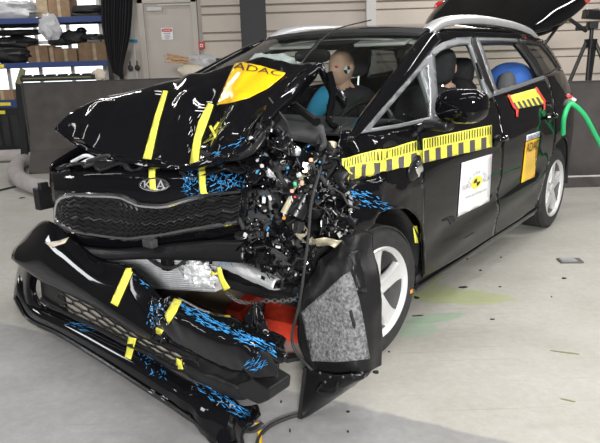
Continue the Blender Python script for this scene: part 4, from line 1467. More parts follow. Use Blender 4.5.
# dark lower beam under the grille
low0 = [(55, 233), (80, 245), (112, 249), (145, 247), (180, 243), (215, 240), (246, 240)]
low1 = [(60, 250), (85, 258), (112, 259), (145, 258), (180, 259), (215, 260), (246, 262)]
MB().sheet([[FP(*p, 0.03) for p in low0], [FP(*p, 0.0) for p in low1], [FP(*p, 0.0) + Vector((0, 0.12, 0.0)) for p in low1]], 40, 10).build('bumper_beam', 'satin_plastic', car, solid=0.012)
gr_t = [(59, 207), (62, 199), (70, 195), (95, 194.5), (120, 195.5), (132, 200), (143, 204), (165, 205), (185, 200), (205, 195.5), (243, 192)]
gr_b = [(59, 217), (64, 224), (76, 230), (100, 234), (124, 237), (135, 237), (146, 235.5), (166, 233), (186, 229), (206, 226), (240, 221)]
bk = stick('grille_backing', gr_t + gr_b[::-1], FPB, 'matte_black', front_panel, 0.006, 5)
ringp = [cast(x, y, FPB, 0.012) for x, y in [(p[0], p[1]) for p in gr_t[::-1]] + gr_b]
ringp = [p for p in ringp if p is not None]
MB().tube(curve(ringp, 120), 0.014, 8).build('chrome_surround', 'chrome', front_panel)
wv = MB()
for r in range(9):
    v = (r + 0.5) / 9
    ln = []
    n = 44
    for k in range(n + 1):
        u = k / n
        s = u * 10
        j = min(int(s), 9)
        tx, ty = lerp(gr_t[j][0], gr_t[j + 1][0], s - j), lerp(gr_t[j][1], gr_t[j + 1][1], s - j)
        bx2, by2 = lerp(gr_b[j][0], gr_b[j + 1][0], s - j), lerp(gr_b[j][1], gr_b[j + 1][1], s - j)
        zg = 1.25 * (1 if k % 2 else -1)
        c_ = cast(lerp(tx, bx2, v), lerp(ty, by2, v) + zg, FPB, 0.014)
        if c_ is not None: ln.append(c_)
    if len(ln) > 3: wv.tube(ln, 0.0075, 5)
wo = wv.build('grille_mesh', 'satin_plastic', front_panel, angle=20)
# badge
bc = (156, 184.5)
el = [cast(bc[0] + 14.5 * math.cos(q), bc[1] + 5.6 * math.sin(q), FPB, 0.011) for q in [2 * PI * k / 32 for k in range(33)]]
badge = stick('badge_plate', [(bc[0] + 14.3 * math.cos(q), bc[1] + 5.5 * math.sin(q)) for q in [2 * PI * k / 28 for k in range(28)]], FPB, 'print_black', front_panel, 0.007, 6)
MB().tube([p for p in el if p is not None], 0.006, 6).build('badge_ring', 'chrome', front_panel)
stick_text('badge_text', 'KIA', [(145.5, 180.3), (167, 180.8), (167, 189.2), (145.5, 188.7)], FPB, 'silver', front_panel, 0.012)
stick('tape_strip', [(149.5, 170), (156, 170), (157.5, 190), (151.5, 190)], FPB, 'yellow_tape', front_panel, 0.012, 5)
stick('tape_strip', [(199, 171), (205, 171), (208.5, 196), (202, 197)], FPB, 'yellow_tape', front_panel, 0.012, 5)
scuffs('blue_scrape', [(183, 172), (246, 172), (246, 186), (215, 192), (184, 196)], 170, FPB, 'blue_scuff', front_panel, (2, 9), None, 8, 0.008)
scuffs('white_scrape', [(180, 168), (250, 172), (240, 185), (190, 182)], 14, FPB, 'foil', front_panel, (2, 6), None, 9, 0.009)
# top tray behind the panel and below the bonnet lip
MB().sheet([[FP(x, y, 0.03) + Vector((0, 0.0, 0)) for x, y in tops], [FP(x, y, 0.03) + Vector((0.0, 0.20, -0.01)) for x, y in tops]], 40, 12, disp=crumple(0.04, 8, 6)).build('radiator_top_panel', 'satin_plastic', car, solid=0.01)
rnd = random.Random(5)
for k in range(14):
    x_ = rnd.uniform(60, 190)
    p_ = FP(x_, rnd.uniform(160, 166), 0.1)
    MB().tube(curve([p_, p_ + Vector((rnd.uniform(0.03, 0.12), 0.03, rnd.uniform(-0.01, 0.04))), p_ + Vector((rnd.uniform(0.1, 0.22), 0.05, rnd.uniform(-0.02, 0.02)))], 8), rnd.uniform(0.005, 0.013), 6).build('bonnet_seal', 'rubber' if k % 3 else 'alu', car)

# right headlamp bracket stub at the left of the panel
hb_ = MB()
c0 = FP(43, 198, 0.05)
hb_.box(c0, (0.05, 0.08, 0.12))
for k in range(5): hb_.box(c0 + Vector((-0.032, 0, -0.05 + 0.025 * k)), (0.022, 0.06, 0.010))
hb_.box(c0 + Vector((0.02, 0.0, 0.07)), (0.03, 0.05, 0.04))
hb_.box(c0 + Vector((0.10, 0.03, 0.0)), (0.18, 0.03, 0.035)).box(c0 + Vector((0.12, 0.05, 0.045)), (0.2, 0.02, 0.02))
hb_.build('headlamp_bracket', 'black_plastic', car, smooth=False, bevel=0.004)
# right front wing (car's right side, seen edge on)
MB().sheet([[Vector((-0.74, y, z)) for y, z in ((-0.58, 0.9), (-0.35, 0.98), (0.0, 1.03), (0.3, 1.05))],
            [Vector((-0.82, y, z)) for y, z in ((-0.55, 0.75), (-0.35, 0.85), (0.0, 0.90), (0.34, 0.8))],
            [Vector((-0.84, y, z)) for y, z in ((-0.5, 0.62), (-0.35, 0.72), (0.0, 0.76), (0.38, 0.5))]], 20, 8).build('right_wing', 'paint', car, solid=0.01)

# --- radiator and condenser below the panel
def BYp(x, off=0.0): return -0.65 - 0.12 * (x + 1.2) + off


def BP(px_, py_, off=0.0):
    """car point on the plane of the fallen bumper, pushed back by off"""
    d = to_car(ray(px_, py_), False)
    # y = -0.65-0.12(x+1.2)+off
    t = (-0.65 - 0.144 + off - CAM_L.y - 0.12 * CAM_L.x) / (d.y + 0.12 * d.x)
    return CAM_L + d * t


rq = [LY(103, 256, -0.45), LY(215, 258, -0.34), LY(215, 292, -0.34), LY(103, 286, -0.45)]
rad = MB().prism(rq, (0, 0.05, 0)).build('radiator_core', 'alu', car, smooth=False)
fin = MB()
for k in range(16):
    t = (k + 0.5) / 16
    a_, b2_ = rq[0].lerp(rq[3], t), rq[1].lerp(rq[2], t)
    fin.tube([a_ + Vector((0, -0.003, 0)), b2_ + Vector((0, -0.003, 0))], 0.003, 4)
fin.build('radiator_fins', 'silver', rad)
MB().blob(LY(198, 274, -0.44), (0.2, 0.08, 0.12), 6, 0.5, 3.0, 40, 26).build('crumpled_heat_shield', 'foil', car)
MB().tube(curve([LY(145, 256, -0.47), LY(160, 266, -0.48), LY(175, 267, -0.48), LY(188, 258, -0.47)], 20), 0.008, 6).build('wiring_loom', 'rubber', car)
MB().box(LY(167, 262, -0.46), (0.05, 0.04, 0.08)).build('sensor', 'black_plastic', car, smooth=False, bevel=0.006)
MB().box(LY(150, 243, -0.55), (0.07, 0.04, 0.04)).build('grey_clip', 'grey_plastic', car, smooth=False, bevel=0.006)

# --- cross beam, engine, loose parts
cb0 = [LY(206, 256, -0.36), LY(216, 255, -0.37), LY(245, 268, -0.40), LY(276, 281, -0.43)]
cb1 = [LY(203, 262, -0.38), LY(214, 264, -0.39), LY(243, 277, -0.42), LY(273, 290, -0.45)]
MB().sheet([[p + Vector((0, 0.05, -0.012)) for p in cb0], [p + Vector((0, 0.04, -0.004)) for p in cb0], cb0, cb1, [p + Vector((0, 0.05, -0.01)) for p in cb1]], 30, 12, disp=crumple(0.005, 16, 3)).build('crash_beam', 'silver', car, solid=0.006)
stick_b = MB().sheet([cb0, cb1], 10, 4)
scuffs('blue_scrape', [(205, 256), (222, 258), (240, 268), (225, 270), (206, 263)], 26, [stick_b.bvh()], 'blue_scuff', car, (2, 5), 1.2, 12, 0.02)
MB().sheet([[LY(217, 267, -0.5), LY(221, 267, -0.5)], [LY(219, 279, -0.52), LY(224, 278, -0.52)], [LY(224, 291, -0.52), LY(230, 288, -0.52)]], 4, 10).build('yellow_strap', 'yellow_tape', car, solid=0.004)
MB().sheet([[LY(210, 272, -0.5), LY(215, 270, -0.5)], [LY(212, 278, -0.5), LY(217, 274, -0.5)]], 4, 6, disp=crumple(0.02, 20, 2)).build('yellow_strap', 'yellow_tape', car, solid=0.004)
# engine lump and bay back wall
eng = MB()
eng.blob((0.28, -0.02, 0.62), (0.75, 0.5, 0.52), 4, 0.35, 2.6, 40, 26, power=4)
engine = eng.build('engine_block', 'satin_plastic', car)
for k, (x_, y_, z_, a_, b2_, c_) in enumerate(((0.1, -0.25, 0.80, 0.3, 0.12, 0.16), (0.42, -0.27, 0.72, 0.24, 0.14, 0.22), (0.3, -0.3, 0.52, 0.36, 0.12, 0.14), (0.55, -0.22, 0.55, 0.18, 0.2, 0.26))):
    MB().box((x_, y_, z_), (a_, b2_, c_), Matrix.Rotation(0.25 * (-1) ** k, 3, 'Y') @ rotz(0.2 * k)).build('engine_cover', ('black_plastic', 'grey_plastic', 'satin_plastic', 'black_plastic')[k], engine, bevel=0.02)
# scuttle panel, wiper, battery tray
sc = [[LY(262, 117, -0.10), LY(290, 120, -0.10), LY(324, 126, -0.09)], [LY(258, 127, -0.17), LY(288, 132, -0.17), LY(326, 139, -0.16)], [LY(262, 134, -0.16), LY(290, 139, -0.16), LY(326, 146, -0.15)]]
scut = MB().sheet([[Vector((-0.7, 0.0, 1.06)), Vector((-0.2, -0.15, 1.06))] + sc[0], [Vector((-0.7, -0.06, 1.04)), Vector((-0.2, -0.21, 1.04))] + sc[1],
                   [Vector((-0.7, -0.06, 0.98)), Vector((-0.2, -0.2, 0.98))] + sc[2]], 36, 12).build('scuttle_panel', 'grey_plastic', car, solid=0.012, angle=30)
MB().tube([LY(286, 99, -0.05), LY(303, 112, -0.10), LY(317, 122, -0.14)], [0.016, 0.018, 0.02], 8).build('wiper_arm', 'satin_plastic', car)
MB().sheet([[LY(266, 148, -0.25), LY(290, 150, -0.25)], [LY(274, 145, -0.19), LY(292, 149, -0.19)]], 4, 3).build('data_plate', 'alu', car, solid=0.006)
MB().blob(LY(296, 151, -0.25), (0.04, 0.04, 0.04), 2, 0.3).build('filler_cap', 'foil', car)
# fender rail: dark box section lying diagonally
fr = [LY(330, 160, -0.26), LY(316, 178, -0.33), LY(300, 207, -0.40), LY(295, 216, -0.42)]
MB().tube(curve(fr, 20), [0.042] * 21, 10).build('crumpled_rail', 'satin_plastic', car)
MB().tube(curve([p + Vector((-0.03, -0.035, 0.015)) for p in fr], 20), 0.014, 8).build('rail_flange', 'beige_metal', car)
MB().tube([LY(332, 143, -0.2), LY(330, 162, -0.24)], 0.022, 10).build('damper_rod', 'beige_metal', car)
MB().sheet([[LY(296, 222, -0.38), LY(305, 225, -0.38)], [LY(303, 240, -0.4), LY(312, 238, -0.4)], [LY(312, 247, -0.41), LY(325, 235, -0.4)], [LY(332, 247, -0.38), LY(340, 238, -0.36)]], 10, 24, disp=crumple(0.02, 11, 9)).build('torn_inner_wing', 'beige_metal', car, solid=0.004)

rnd = random.Random(21)
BAYW = [(248, 145), (262, 120), (300, 140), (330, 150), (334, 190), (306, 225), (318, 245), (300, 300), (270, 285), (235, 260), (245, 200)]


def in_poly(poly, x, y):
    c = False
    for (x1, y1), (x2, y2) in zip(poly, poly[1:] + poly[:1]):
        if (y1 > y) != (y2 > y) and x < (x2 - x1) * (y - y1) / (y2 - y1) + x1: c = not c
    return c


def bay_point():
    while True:
        x, y = rnd.uniform(235, 336), rnd.uniform(118, 300)
        if in_poly(BAYW, x, y): return x, y


def rrot(): return Matrix.Rotation(rnd.uniform(0, PI), 3, 'X') @ Matrix.Rotation(rnd.uniform(0, PI), 3, 'Z')


# individual hoses and wires
for k in range(84):
    x, y = bay_point()
    yy = rnd.uniform(-0.42, -0.26)
    p_ = LY(x, y, yy)
    pts = [p_]
    dv = Vector((rnd.uniform(-1, 1), rnd.uniform(-0.3, 0.3), rnd.uniform(-1, 1))).normalized()
    for _ in range(4):
        dv = (dv + Vector((rnd.uniform(-0.8, 0.8), rnd.uniform(-0.4, 0.4), rnd.uniform(-0.8, 0.8)))).normalized()
        pts.append(pts[-1] + dv * rnd.uniform(0.02, 0.055))
    r_ = rnd.choice((0.0025, 0.003, 0.003, 0.004, 0.004, 0.006, 0.010))
    MB().tube(curve(pts, 18), r_, 6 if r_ < 0.008 else 8).build('hose' if r_ > 0.005 else 'wire', rnd.choice(('rubber', 'rubber', 'satin_plastic', 'black_plastic', 'alu' if r_ < 0.005 else 'rubber')), engine)
# broken plastic housings and torn brackets
for k in range(190):
    x, y = bay_point()
    p_ = LY(x, y, rnd.uniform(-0.42, -0.26))
    s_ = rnd.uniform(0.012, 0.055)
    m_ = rnd.choice(('black_plastic', 'satin_plastic', 'black_plastic', 'grey_plastic', 'paint_crumpled', 'foil', 'satin_plastic', 'matte_black', 'paint_crumpled', 'paint_crumpled'))
    if m_ == 'foil': s_ *= 0.5
    rt = rrot()
    if k % 3 == 0:
        MB().box(p_, (s_, s_ * rnd.uniform(0.3, 0.9), s_ * rnd.uniform(0.4, 1.2)), rt).build('housing_fragment', m_, engine, smooth=False, bevel=0.004)
    elif k % 3 == 1:
        MB().sheet([[p_ + rt @ Vector((u * s_, v * s_ * 0.8, 0)) for u in (-1, 0, 1)] for v in (-1, 0, 1)], 6, 6, disp=crumple(0.02, 14, k)).build('torn_bracket', m_, engine, solid=0.004)
    else:
        MB().blob(p_, (s_ * 1.2, s_, s_ * 0.8), k, 0.4, 2.2, 10, 7, rot=rt).build('broken_part', m_, engine, angle=30)
# splinters, clips and torn wire ends too small to pick apart
for nm_, m_, n_, lo, hi in (('metal_splinters', 'chrome', 210, 0.002, 0.0075), ('plastic_splinters', 'paint_crumpled', 240, 0.006, 0.02), ('pale_splinters', 'foil', 40, 0.002, 0.006), ('blue_splinters', 'blue_scuff', 22, 0.003, 0.008)):
    sp_ = MB()
    for k in range(n_):
        x, y = bay_point()
        s_ = rnd.uniform(lo, hi)
        sp_.box(LY(x, y, rnd.uniform(-0.46, -0.36)), (s_, s_ * 0.25, s_ * rnd.uniform(0.8, 2.6)), rrot())
    sp_.build(nm_, m_, engine, smooth=False)['kind'] = 'stuff'
sp_ = MB()
for k in range(90):
    p_ = LY(rnd.uniform(320, 352), rnd.uniform(180, 236), rnd.uniform(-0.38, -0.24))
    s_ = rnd.uniform(0.004, 0.016)
    sp_.box(p_, (s_, s_ * 0.25, s_ * rnd.uniform(0.8, 2.6)), rrot())
sp_.build('lamp_splinters', 'chrome', engine, smooth=False)['kind'] = 'stuff'
# coloured connectors that stand out
for x, y, m_, w_, h_ in ((262, 166, 'white_part', 0.03, 0.03), (283, 162, 'white_part', 0.04, 0.022), (299, 175, 'white_part', 0.045, 0.035), (306, 167, 'white_part', 0.022, 0.04),
                         (295, 184, 'green_part', 0.035, 0.035), (302, 183, 'skin', 0.03, 0.04), (292, 191, 'skin', 0.03, 0.03), (264, 200, 'white_part', 0.03, 0.055), (270, 198, 'white_part', 0.022, 0.045),
                         (284, 218, 'orange_part', 0.025, 0.025), (311, 160, 'skin', 0.03, 0.03), (278, 247, 'white_part', 0.045, 0.02), (305, 172, 'orange_part', 0.015, 0.02), (245, 236, 'white_part', 0.035, 0.06),
                         (295, 197, 'red_tape', 0.02, 0.012), (288, 168, 'blue_cloth', 0.02, 0.02), (257, 172, 'blue_cloth', 0.02, 0.03), (307, 178, 'white_part', 0.02, 0.015)):
    MB().box(LY(x, y, -0.44), (w_ * 0.5, 0.012, h_ * 0.5), Matrix.Rotation(rnd.uniform(-0.6, 0.6), 3, 'Y') @ rotz(rnd.uniform(-0.4, 0.4))).build('connector', m_, engine, smooth=False, bevel=0.004)
# radiator hoses and cradle
MB().tube([LY(266, 288, -0.36), LY(296, 292, -0.36)], 0.03, 12).build('subframe_tube', 'satin_plastic', car)
MB().tube(curve([LY(325, 155, -0.38), LY(312, 200, -0.46), LY(308, 240, -0.5), LY(300, 300, -0.52), LY(292, 335, -0.5), LY(296, 352, -0.5), LY(308, 366, -0.52), LY(315, 372, -0.5)], 40), 0.006, 6).build('hanging_cable', 'rubber', car)
# loose wing edge with blue scrapes
wg0 = [LY(228, 160, -0.42), LY(240, 168, -0.43), LY(252, 178, -0.44), LY(250, 190, -0.45)]
MB().sheet([wg0, [p + Vector((0.05, 0.02, 0.05)) for p in wg0]], 12, 5, disp=crumple(0.03, 10, 4)).build('torn_panel_edge', 'paint_crumpled', car, solid=0.004)
MB().sheet([[LY(200, 150, -0.44), LY(228, 155, -0.45), LY(250, 148, -0.44), LY(272, 120, -0.36)], [LY(203, 156, -0.45), LY(230, 161, -0.46), LY(254, 153, -0.45), LY(275, 124, -0.37)]], 26, 3).build('bonnet_seal', 'satin_plastic', car, solid=0.012)

# --- left front wing remains, over the wheel
wing_out = [(0.352, 1.06), (0.345, 0.8), (0.385, 0.5), (0.44, 0.31)] + arc(0.055, 0.36, 0.375, 8, 118, 12) + [(-0.24, 0.80), (-0.30, 0.92), (-0.28, 1.05), (0.0, 1.065), (0.1, 1.06)]
wv_, wf_ = flat_mesh(wing_out, [], 0.03)
cr_ = crumple(0.07, 4.5, 11)
cr2 = crumple(0.03, 9.5, 4)


def wing_pt(y, z):
    k = max(0, min(1, (0.22 - y) / 0.35))
    p = Vector((S(y, z) + 0.012 - 0.07 * k * k, y, z))
    return p + (cr_(p, 0, 0) + cr2(p, 0, 0)) * k


wing_mb = MB().add([wing_pt(y, z) for y, z in wv_], wf_)
wing = wing_mb.build('left_wing', 'paint_crumpled', car, solid=0.006, angle=60)
WNG = [wing_mb.bvh()]
scuffs('blue_scrape', [(338, 190), (360, 188), (385, 200), (392, 212), (370, 208), (345, 205)], 90, WNG, 'blue_scuff', wing, (2, 9), 0.35, 14, 0.006)
scuffs('white_scrape', [(330, 180), (350, 175), (352, 210), (338, 225), (330, 210)], 40, WNG, 'chrome', wing, (2, 8), 1.2, 15, 0.008)
# crushed lamp housing scraps in front of the wing
for k in range(26):
    x, y = rnd.uniform(322, 352), rnd.uniform(180, 232)
    p_ = LY(x, y, rnd.uniform(-0.36, -0.22))
    rt = rrot()
    s_ = rnd.uniform(0.02, 0.06)
    MB().sheet([[p_ + rt @ Vector((u * s_, v * s_ * 0.6, 0)) for u in (-1, 0, 1)] for v in (-1, 0, 1)], 6, 6, disp=crumple(0.03, 12, k)).build(
        'lamp_fragment', rnd.choice(('chrome', 'satin_plastic', 'paint_crumpled', 'satin_plastic', 'black_plastic', 'black_plastic', 'paint_crumpled')), car, solid=0.003)
rg = [LY(340 + 5 * math.cos(q), 204 + 11 * math.sin(q), -0.30) for q in [2 * PI * k / 20 for k in range(21)]]
MB().tube(rg, 0.006, 6).build('lamp_ring', 'chrome', car)
MB().tube(curve([LY(325, 225, -0.3), LY(323, 205, -0.32), LY(326, 190, -0.32), LY(332, 183, -0.3), LY(336, 200, -0.3)], 20), 0.01, 8).build('lamp_bracket', 'chrome', car)
# side indicator lamp on the wing
yz = SP(411, 168)
MB().blob((S(*yz) + 0.02, yz[0], yz[1]), (0.03, 0.14, 0.10), 3, 0.1, power=2.5, rot=Matrix.Rotation(0.5, 3, 'X')).build('side_vent', 'satin_plastic', wing)
MB().blob((S(*yz) + 0.034, yz[0] + 0.015, yz[1]), (0.02, 0.07, 0.07), 5, 0.5, 2.4, rot=Matrix.Rotation(0.5, 3, 'X')).build('side_vent_trim', 'chrome', wing)
# arch gap edge strip with yellow-green label
MB().sheet([[LX(413, 226, 0.86), LX(417, 226, 0.86)], [LX(415, 243, 0.86), LX(420, 243, 0.86)]], 3, 3).build('protective_film', 'yellow_tape', car, solid=0.003)
# inner arch
ap2 = arc(0.055, 0.33, 0.395, 0, 125, 20)
MB().sheet([[Vector((0.86, a_, b2_)) for a_, b2_ in ap2], [Vector((0.5, a_, b2_)) for a_, b2_ in ap2]], 40, 3, disp=crumple(0.02, 6, 2)).build('wheel_arch_lining', 'black_plastic', car, solid=0.008)
MB().box((0.50, 0.15, 0.6), (0.03, 0.7, 0.6)).build('strut_tower', 'matte_black', car, smooth=False)
MB().box((0.40, 0.1, 0.36), (0.5, 0.4, 0.1)).build('subframe', 'matte_black', car, smooth=False, bevel=0.02)

# ---- measuring tapes and stickers on the side
def tape(q, par, bv, nb, nt_, off=0.005):
    stick('measuring_tape', q, bv, 'yellow_tape', par, off, 6)
    mb, m2 = MB(), MB()
    for k in range(nb):
        u0, u1 = (k + 0.05) / nb, (k + 0.5) / nb
        sq = subquad(q, u0, 0.0, u1, 0.5)
        v2, f2 = flat_mesh(sq, [], 4)
        s_ = stick2(v2, f2, bv, off + 0.002)
        if s_.f: s_.build('tape_block', 'print_grey', par, smooth=False)
    for k in range(nt_):
        u0, u1 = (k + 0.3) / nt_, (k + 0.66) / nt_
        sq = subquad(q, u0, 0.58, u1, 0.95)
        s_ = stick2([sq[0], sq[1], sq[2], sq[3]], [(0, 1, 2, 3)], bv, off + 0.002)
        mb.add(s_.v, s_.f) if False else m2.add(s_.v, s_.f)
    if m2.f: m2.build('tape_ticks', 'print_black', par, smooth=False)['kind'] = 'stuff'


tape([(335, 161), (420, 139.5), (420.5, 163.5), (334, 183)], wing, WNG, 7, 30, 0.012)
tape([(422, 139), (491, 125), (491, 147), (422.5, 163)], front_door, SIDE, 6, 26)
# rear tape with red edges
q = [(507, 96.5), (535, 88.5), (544.5, 104), (514.5, 109.5)]
stick('measuring_tape', q, SIDE, 'yellow_tape', rear_door, 0.005, 5)
mb = MB()
for k in range(6):
    s_ = subquad(q, (k + 0.1) / 6.2, 0.0, (k + 0.6) / 6.2, 0.48)
    v2, f2 = flat_mesh(s_, [], 4)
    t_ = stick2(v2, f2, SIDE, 0.007)
    if t_.f: t_.build('tape_block', 'print_grey', rear_door, smooth=False)
stick('red_tape', [(506.5, 95.5), (508.5, 95), (514, 107), (517.6, 109.5), (517, 117), (515.3, 117), (515, 110.5), (512, 108)], SIDE, 'red_tape', rear_door, 0.008, 5)
stick('red_tape', [(534, 88), (536, 87.5), (544.5, 101), (544.3, 110), (542.6, 110.5), (542.8, 102)], SIDE, 'red_tape', rear_door, 0.008, 5)

# white safety sticker on the front door
q = [(461, 162.8), (491.3, 153.7), (488.5, 201.3), (457, 216.4)]
st = stick('white_sticker', q, SIDE, 'white_sheet', front_door, 0.005, 6)
cu_, cv_, rv = 0.53, 0.52, 0.125
ru = rv * 1.45


def circ(r, a0, a1, n=10): return [(cu_ + ru * r * math.cos(lerp(a0, a1, k / n)), cv_ + rv * r * math.sin(lerp(a0, a1, k / n))) for k in range(n + 1)]


def stq(pts, m, off, nm):
    v2 = [bil(q, a_, b2_) for a_, b2_ in pts]
    s_ = stick2(v2, [tuple(range(len(v2)))], SIDE, off)
    if s_.f: s_.build(nm, m, front_door, smooth=False)


stq(circ(1.0, 0, 2 * PI, 24)[:-1], 'yellow_tape', 0.007, 'emblem_disc')
for a0 in (PI / 2, -PI / 2):
    stq([(cu_, cv_)] + circ(0.62, a0, a0 + PI / 2), 'print_black', 0.0085, 'emblem_quadrant')
stick_text('sticker_text', 'EURO', subquad(q, 0.06, 0.47, 0.33, 0.56), SIDE, 'text_grey', front_door, 0.010)
stick_text('sticker_text', 'NCAP', subquad(q, 0.72, 0.47, 0.98, 0.56), SIDE, 'text_grey', front_door, 0.010)
stick_text('sticker_text', 'www.euroncap.com', subquad(q, 0.18, 0.27, 0.86, 0.32), SIDE, 'text_grey', front_door, 0.010)
txt = 'FOR SAFER CARS'
for k, ch in enumerate(txt):
    if ch == ' ': continue
    a0 = math.radians(lerp(160, 20, k / (len(txt) - 1)))
    v, f = text2d(ch)
    pts = []
    for a_, b2_ in v:
        r_ = 1.35 + 0.45 * b2_
        th = a0 + (0.5 - a_) * 0.15
        pts.append(bil(q, cu_ + ru * r_ * math.cos(th), cv_ + rv * r_ * math.sin(th)))
    s_ = stick2(pts, f, SIDE, 0.0085)
    if s_.f: s_.build('sticker_letter', 'text_grey', front_door, smooth=False)
# yellow sticker on the rear door
q2 = [(526, 135.2), (539.3, 131), (533.8, 177), (520.5, 183)]
stick('yellow_sticker', subquad(q2, 0, 0, 1, 0.86), SIDE, 'yellow_sheet', rear_door, 0.005, 5)
stick('sticker_header', subquad(q2, 0, 0.88, 1, 1.0), SIDE, 'pale_sheet', rear_door, 0.005, 5)
stick_text('sticker_text', 'EURONCAP', subquad(q2, 0.06, 0.90, 0.94, 0.98), SIDE, 'print_black', rear_door, 0.012)
stick_text('sticker_text', 'ADAC', subquad(q2, 0.04, 0.63, 0.96, 0.82), SIDE, 'print_black', rear_door, 0.012)
# yellow tape on the roof
stick('measuring_tape', [(388, 18.6), (430, 18.4), (428, 22.5), (392, 21)], ROOF, 'yellow_sheet', roof, 0.004, 6)

# ================================================================== THINGS ROUND THE CAR
def car_thing(name, label, cat, base):
    o = thing(name, label, cat)
    o.matrix_world = Matrix.Translation((CAR_X, CAR_Y, 0)) @ Matrix.Rotation(-CAR_YAW, 4, 'Z') @ Matrix.Translation(base)
    return o


# green filler hose
p0 = Vector((S(*SP(569, 100)) + 0.0, SP(569, 100)[0], SP(569, 100)[1]))
hs = [LX(563, 134, 0.93), LX(564, 118, 0.95), LX(569, 105, 0.97), LX(574, 105, 1.0), LX(585, 116, 1.06), LX(597, 138, 1.12), LX(612, 165, 1.18), LX(640, 215, 1.25), Vector((1.42, 4.1, 0.10)), Vector((1.6, 4.2, 0.02)), Vector((2.1, 4.3, 0.02))]
gh = car_thing('filler_hose', 'bright green hose looping from the car\'s rear side across the barrier', 'hose', (0, 0, 0))
MB().tube(curve(hs, 80), 0.018, 10).build('hose', 'green_hose', gh)
MB().tube([LX(566, 104, 0.92), LX(569, 96, 0.95), LX(574, 101, 0.98)], 0.022, 8).build('coupling', 'silver', gh)
MB().tube(curve([LX(567, 99, 0.93), LX(568, 96, 0.96), LX(571, 97, 0.97)], 8), 0.012, 6).build('red_clip', 'red_tape', gh)

# fallen bumper skin
bo = Vector((-0.2, -0.75, 0))
bump = car_thing('front_bumper', 'torn black front bumper lying on the floor before the car', 'bumper', bo)
BUMP = []


def bsheet(name, rows, nu, nv, m, disp=None, solid=0.01, parent=None, reg=True):
    mb = MB().sheet(rows, nu, nv, disp=disp)
    for v in mb.v:
        if v.z < 0.012: v.z = 0.012
    if reg: BUMP.append(mb.bvh())
    return mb.build(name, m, parent if parent is not None else bump, solid=solid, origin=bo)


A = [(20, 243), (45, 221), (70, 236), (98, 258), (128, 266), (148, 283), (166, 303)]
M1 = [(14, 250), (40, 246), (62, 258), (92, 276), (118, 292), (138, 305), (158, 321)]
B = [(12, 258), (38, 276), (60, 287), (92, 302), (116, 317), (136, 330), (153, 338)]
upper = bsheet('upper_skin', [[BP(*p, 0.10) for p in A], [BP(*p, 0.02) for p in M1], [BP(*p, -0.02) for p in B], [BP(x, y, 0.03) for x, y in B]], 40, 18, 'paint')
# lower skin and lip
T = [(22, 268), (40, 300), (72, 316), (108, 334), (140, 350), (172, 370), (205, 386), (238, 404), (262, 412)]
M2 = [(17, 284), (34, 311), (66, 327), (104, 348), (138, 368), (172, 390), (203, 410), (228, 426), (250, 428)]
D = [(14, 298), (28, 320), (60, 336), (100, 360), (140, 386), (178, 411), (205, 432), (222, 446), (240, 446)]
lower = bsheet('lower_skin', [[BP(*p, 0.06) for p in T], [BP(*p, 0.0) for p in M2], [BP(*p, -0.01) for p in D], [BP(x, y, 0.03) for x, y in D]], 56, 16, 'paint',
               disp=lambda p, u, v: crumple(0.035, 7, 5)(p, u, v) * max(0, min(1, (u - 0.6) / 0.3)))
bsheet('lip_strip', [[BP(x, y - 3, -0.02) for x, y in D], [BP(x, y + 1, -0.03) for x, y in D]], 56, 4, 'satin_plastic', solid=0.012)
# side wing of the bumper joining upper and lower skins on the left
bsheet('corner_skin', [[BP(20, 262, 0.06), BP(16, 280, 0.06), BP(14, 300, 0.05)], [BP(28, 268, 0.0), BP(26, 288, 0.0), BP(26, 312, 0.0)], [BP(38, 274, 0.05), BP(36, 290, 0.04), BP(42, 308, 0.03)]], 14, 12, 'paint')
# intake: recessed backing, honeycomb mesh
IT = [(40, 278), (62, 289), (92, 304), (116, 319), (140, 333), (170, 345), (198, 358)]
IB = [(42, 299), (66, 313), (96, 327), (122, 341), (146, 352), (172, 366), (200, 376)]
for e_ in (IT, IB):
    MB().tube([BP(*p, 0.04) for p in e_], 0.012, 8).build('intake_frame', 'black_plastic', bump, origin=bo)
MB().prism([BP(*p, 0.05) for p in ((40, 278), (62, 289), (67, 313), (42, 299))], (0, 0.01, 0)).build('intake_blank', 'black_plastic', bump, smooth=False, origin=bo)
hex_ = MB()


def intake(u, v, off):
    s = u * 6
    j = min(int(s), 5)
    t = (lerp(IT[j][0], IT[j + 1][0], s - j), lerp(IT[j][1], IT[j + 1][1], s - j))
    b2_ = (lerp(IB[j][0], IB[j + 1][0], s - j), lerp(IB[j][1], IB[j + 1][1], s - j))
    return BP(lerp(t[0], b2_[0], v), lerp(t[1], b2_[1], v), off)


nx_, ny_ = 11, 4
for r in range(ny_):
    for k in range(nx_):
        cu2 = (k + 0.5 + 0.5 * (r % 2)) / (nx_ + 0.5)
        cv2 = (r + 0.5) / ny_
        if cu2 < 0.14: continue
        hu, hv = 0.56 / nx_, 0.64 / ny_
        pts = [(cu2 + hu * math.cos(q_), cv2 + hv * math.sin(q_)) for q_ in [PI / 6 + PI / 3 * j for j in range(7)]]
        ps = [intake(max(0, min(1, a_)), max(0, min(1, b2_)), 0.04) for a_, b2_ in pts]
        hex_.tube(ps, 0.004, 5, cap=False)
hex_.build('honeycomb_mesh', 'black_plastic', bump, origin=bo)
bsheet('intake_backing', [[BP(*p, 0.065) for p in IT[1:]], [BP(*p, 0.065) for p in IB[1:]]], 40, 6, 'backing_tan', solid=0.006, reg=False)  # tan backing added, its colour stands for lit floor behind the mesh
BUMP.append(MB().sheet([[BP(*p, 0.035) for p in IT], [BP(*p, 0.035) for p in IB]], 40, 6).bvh())
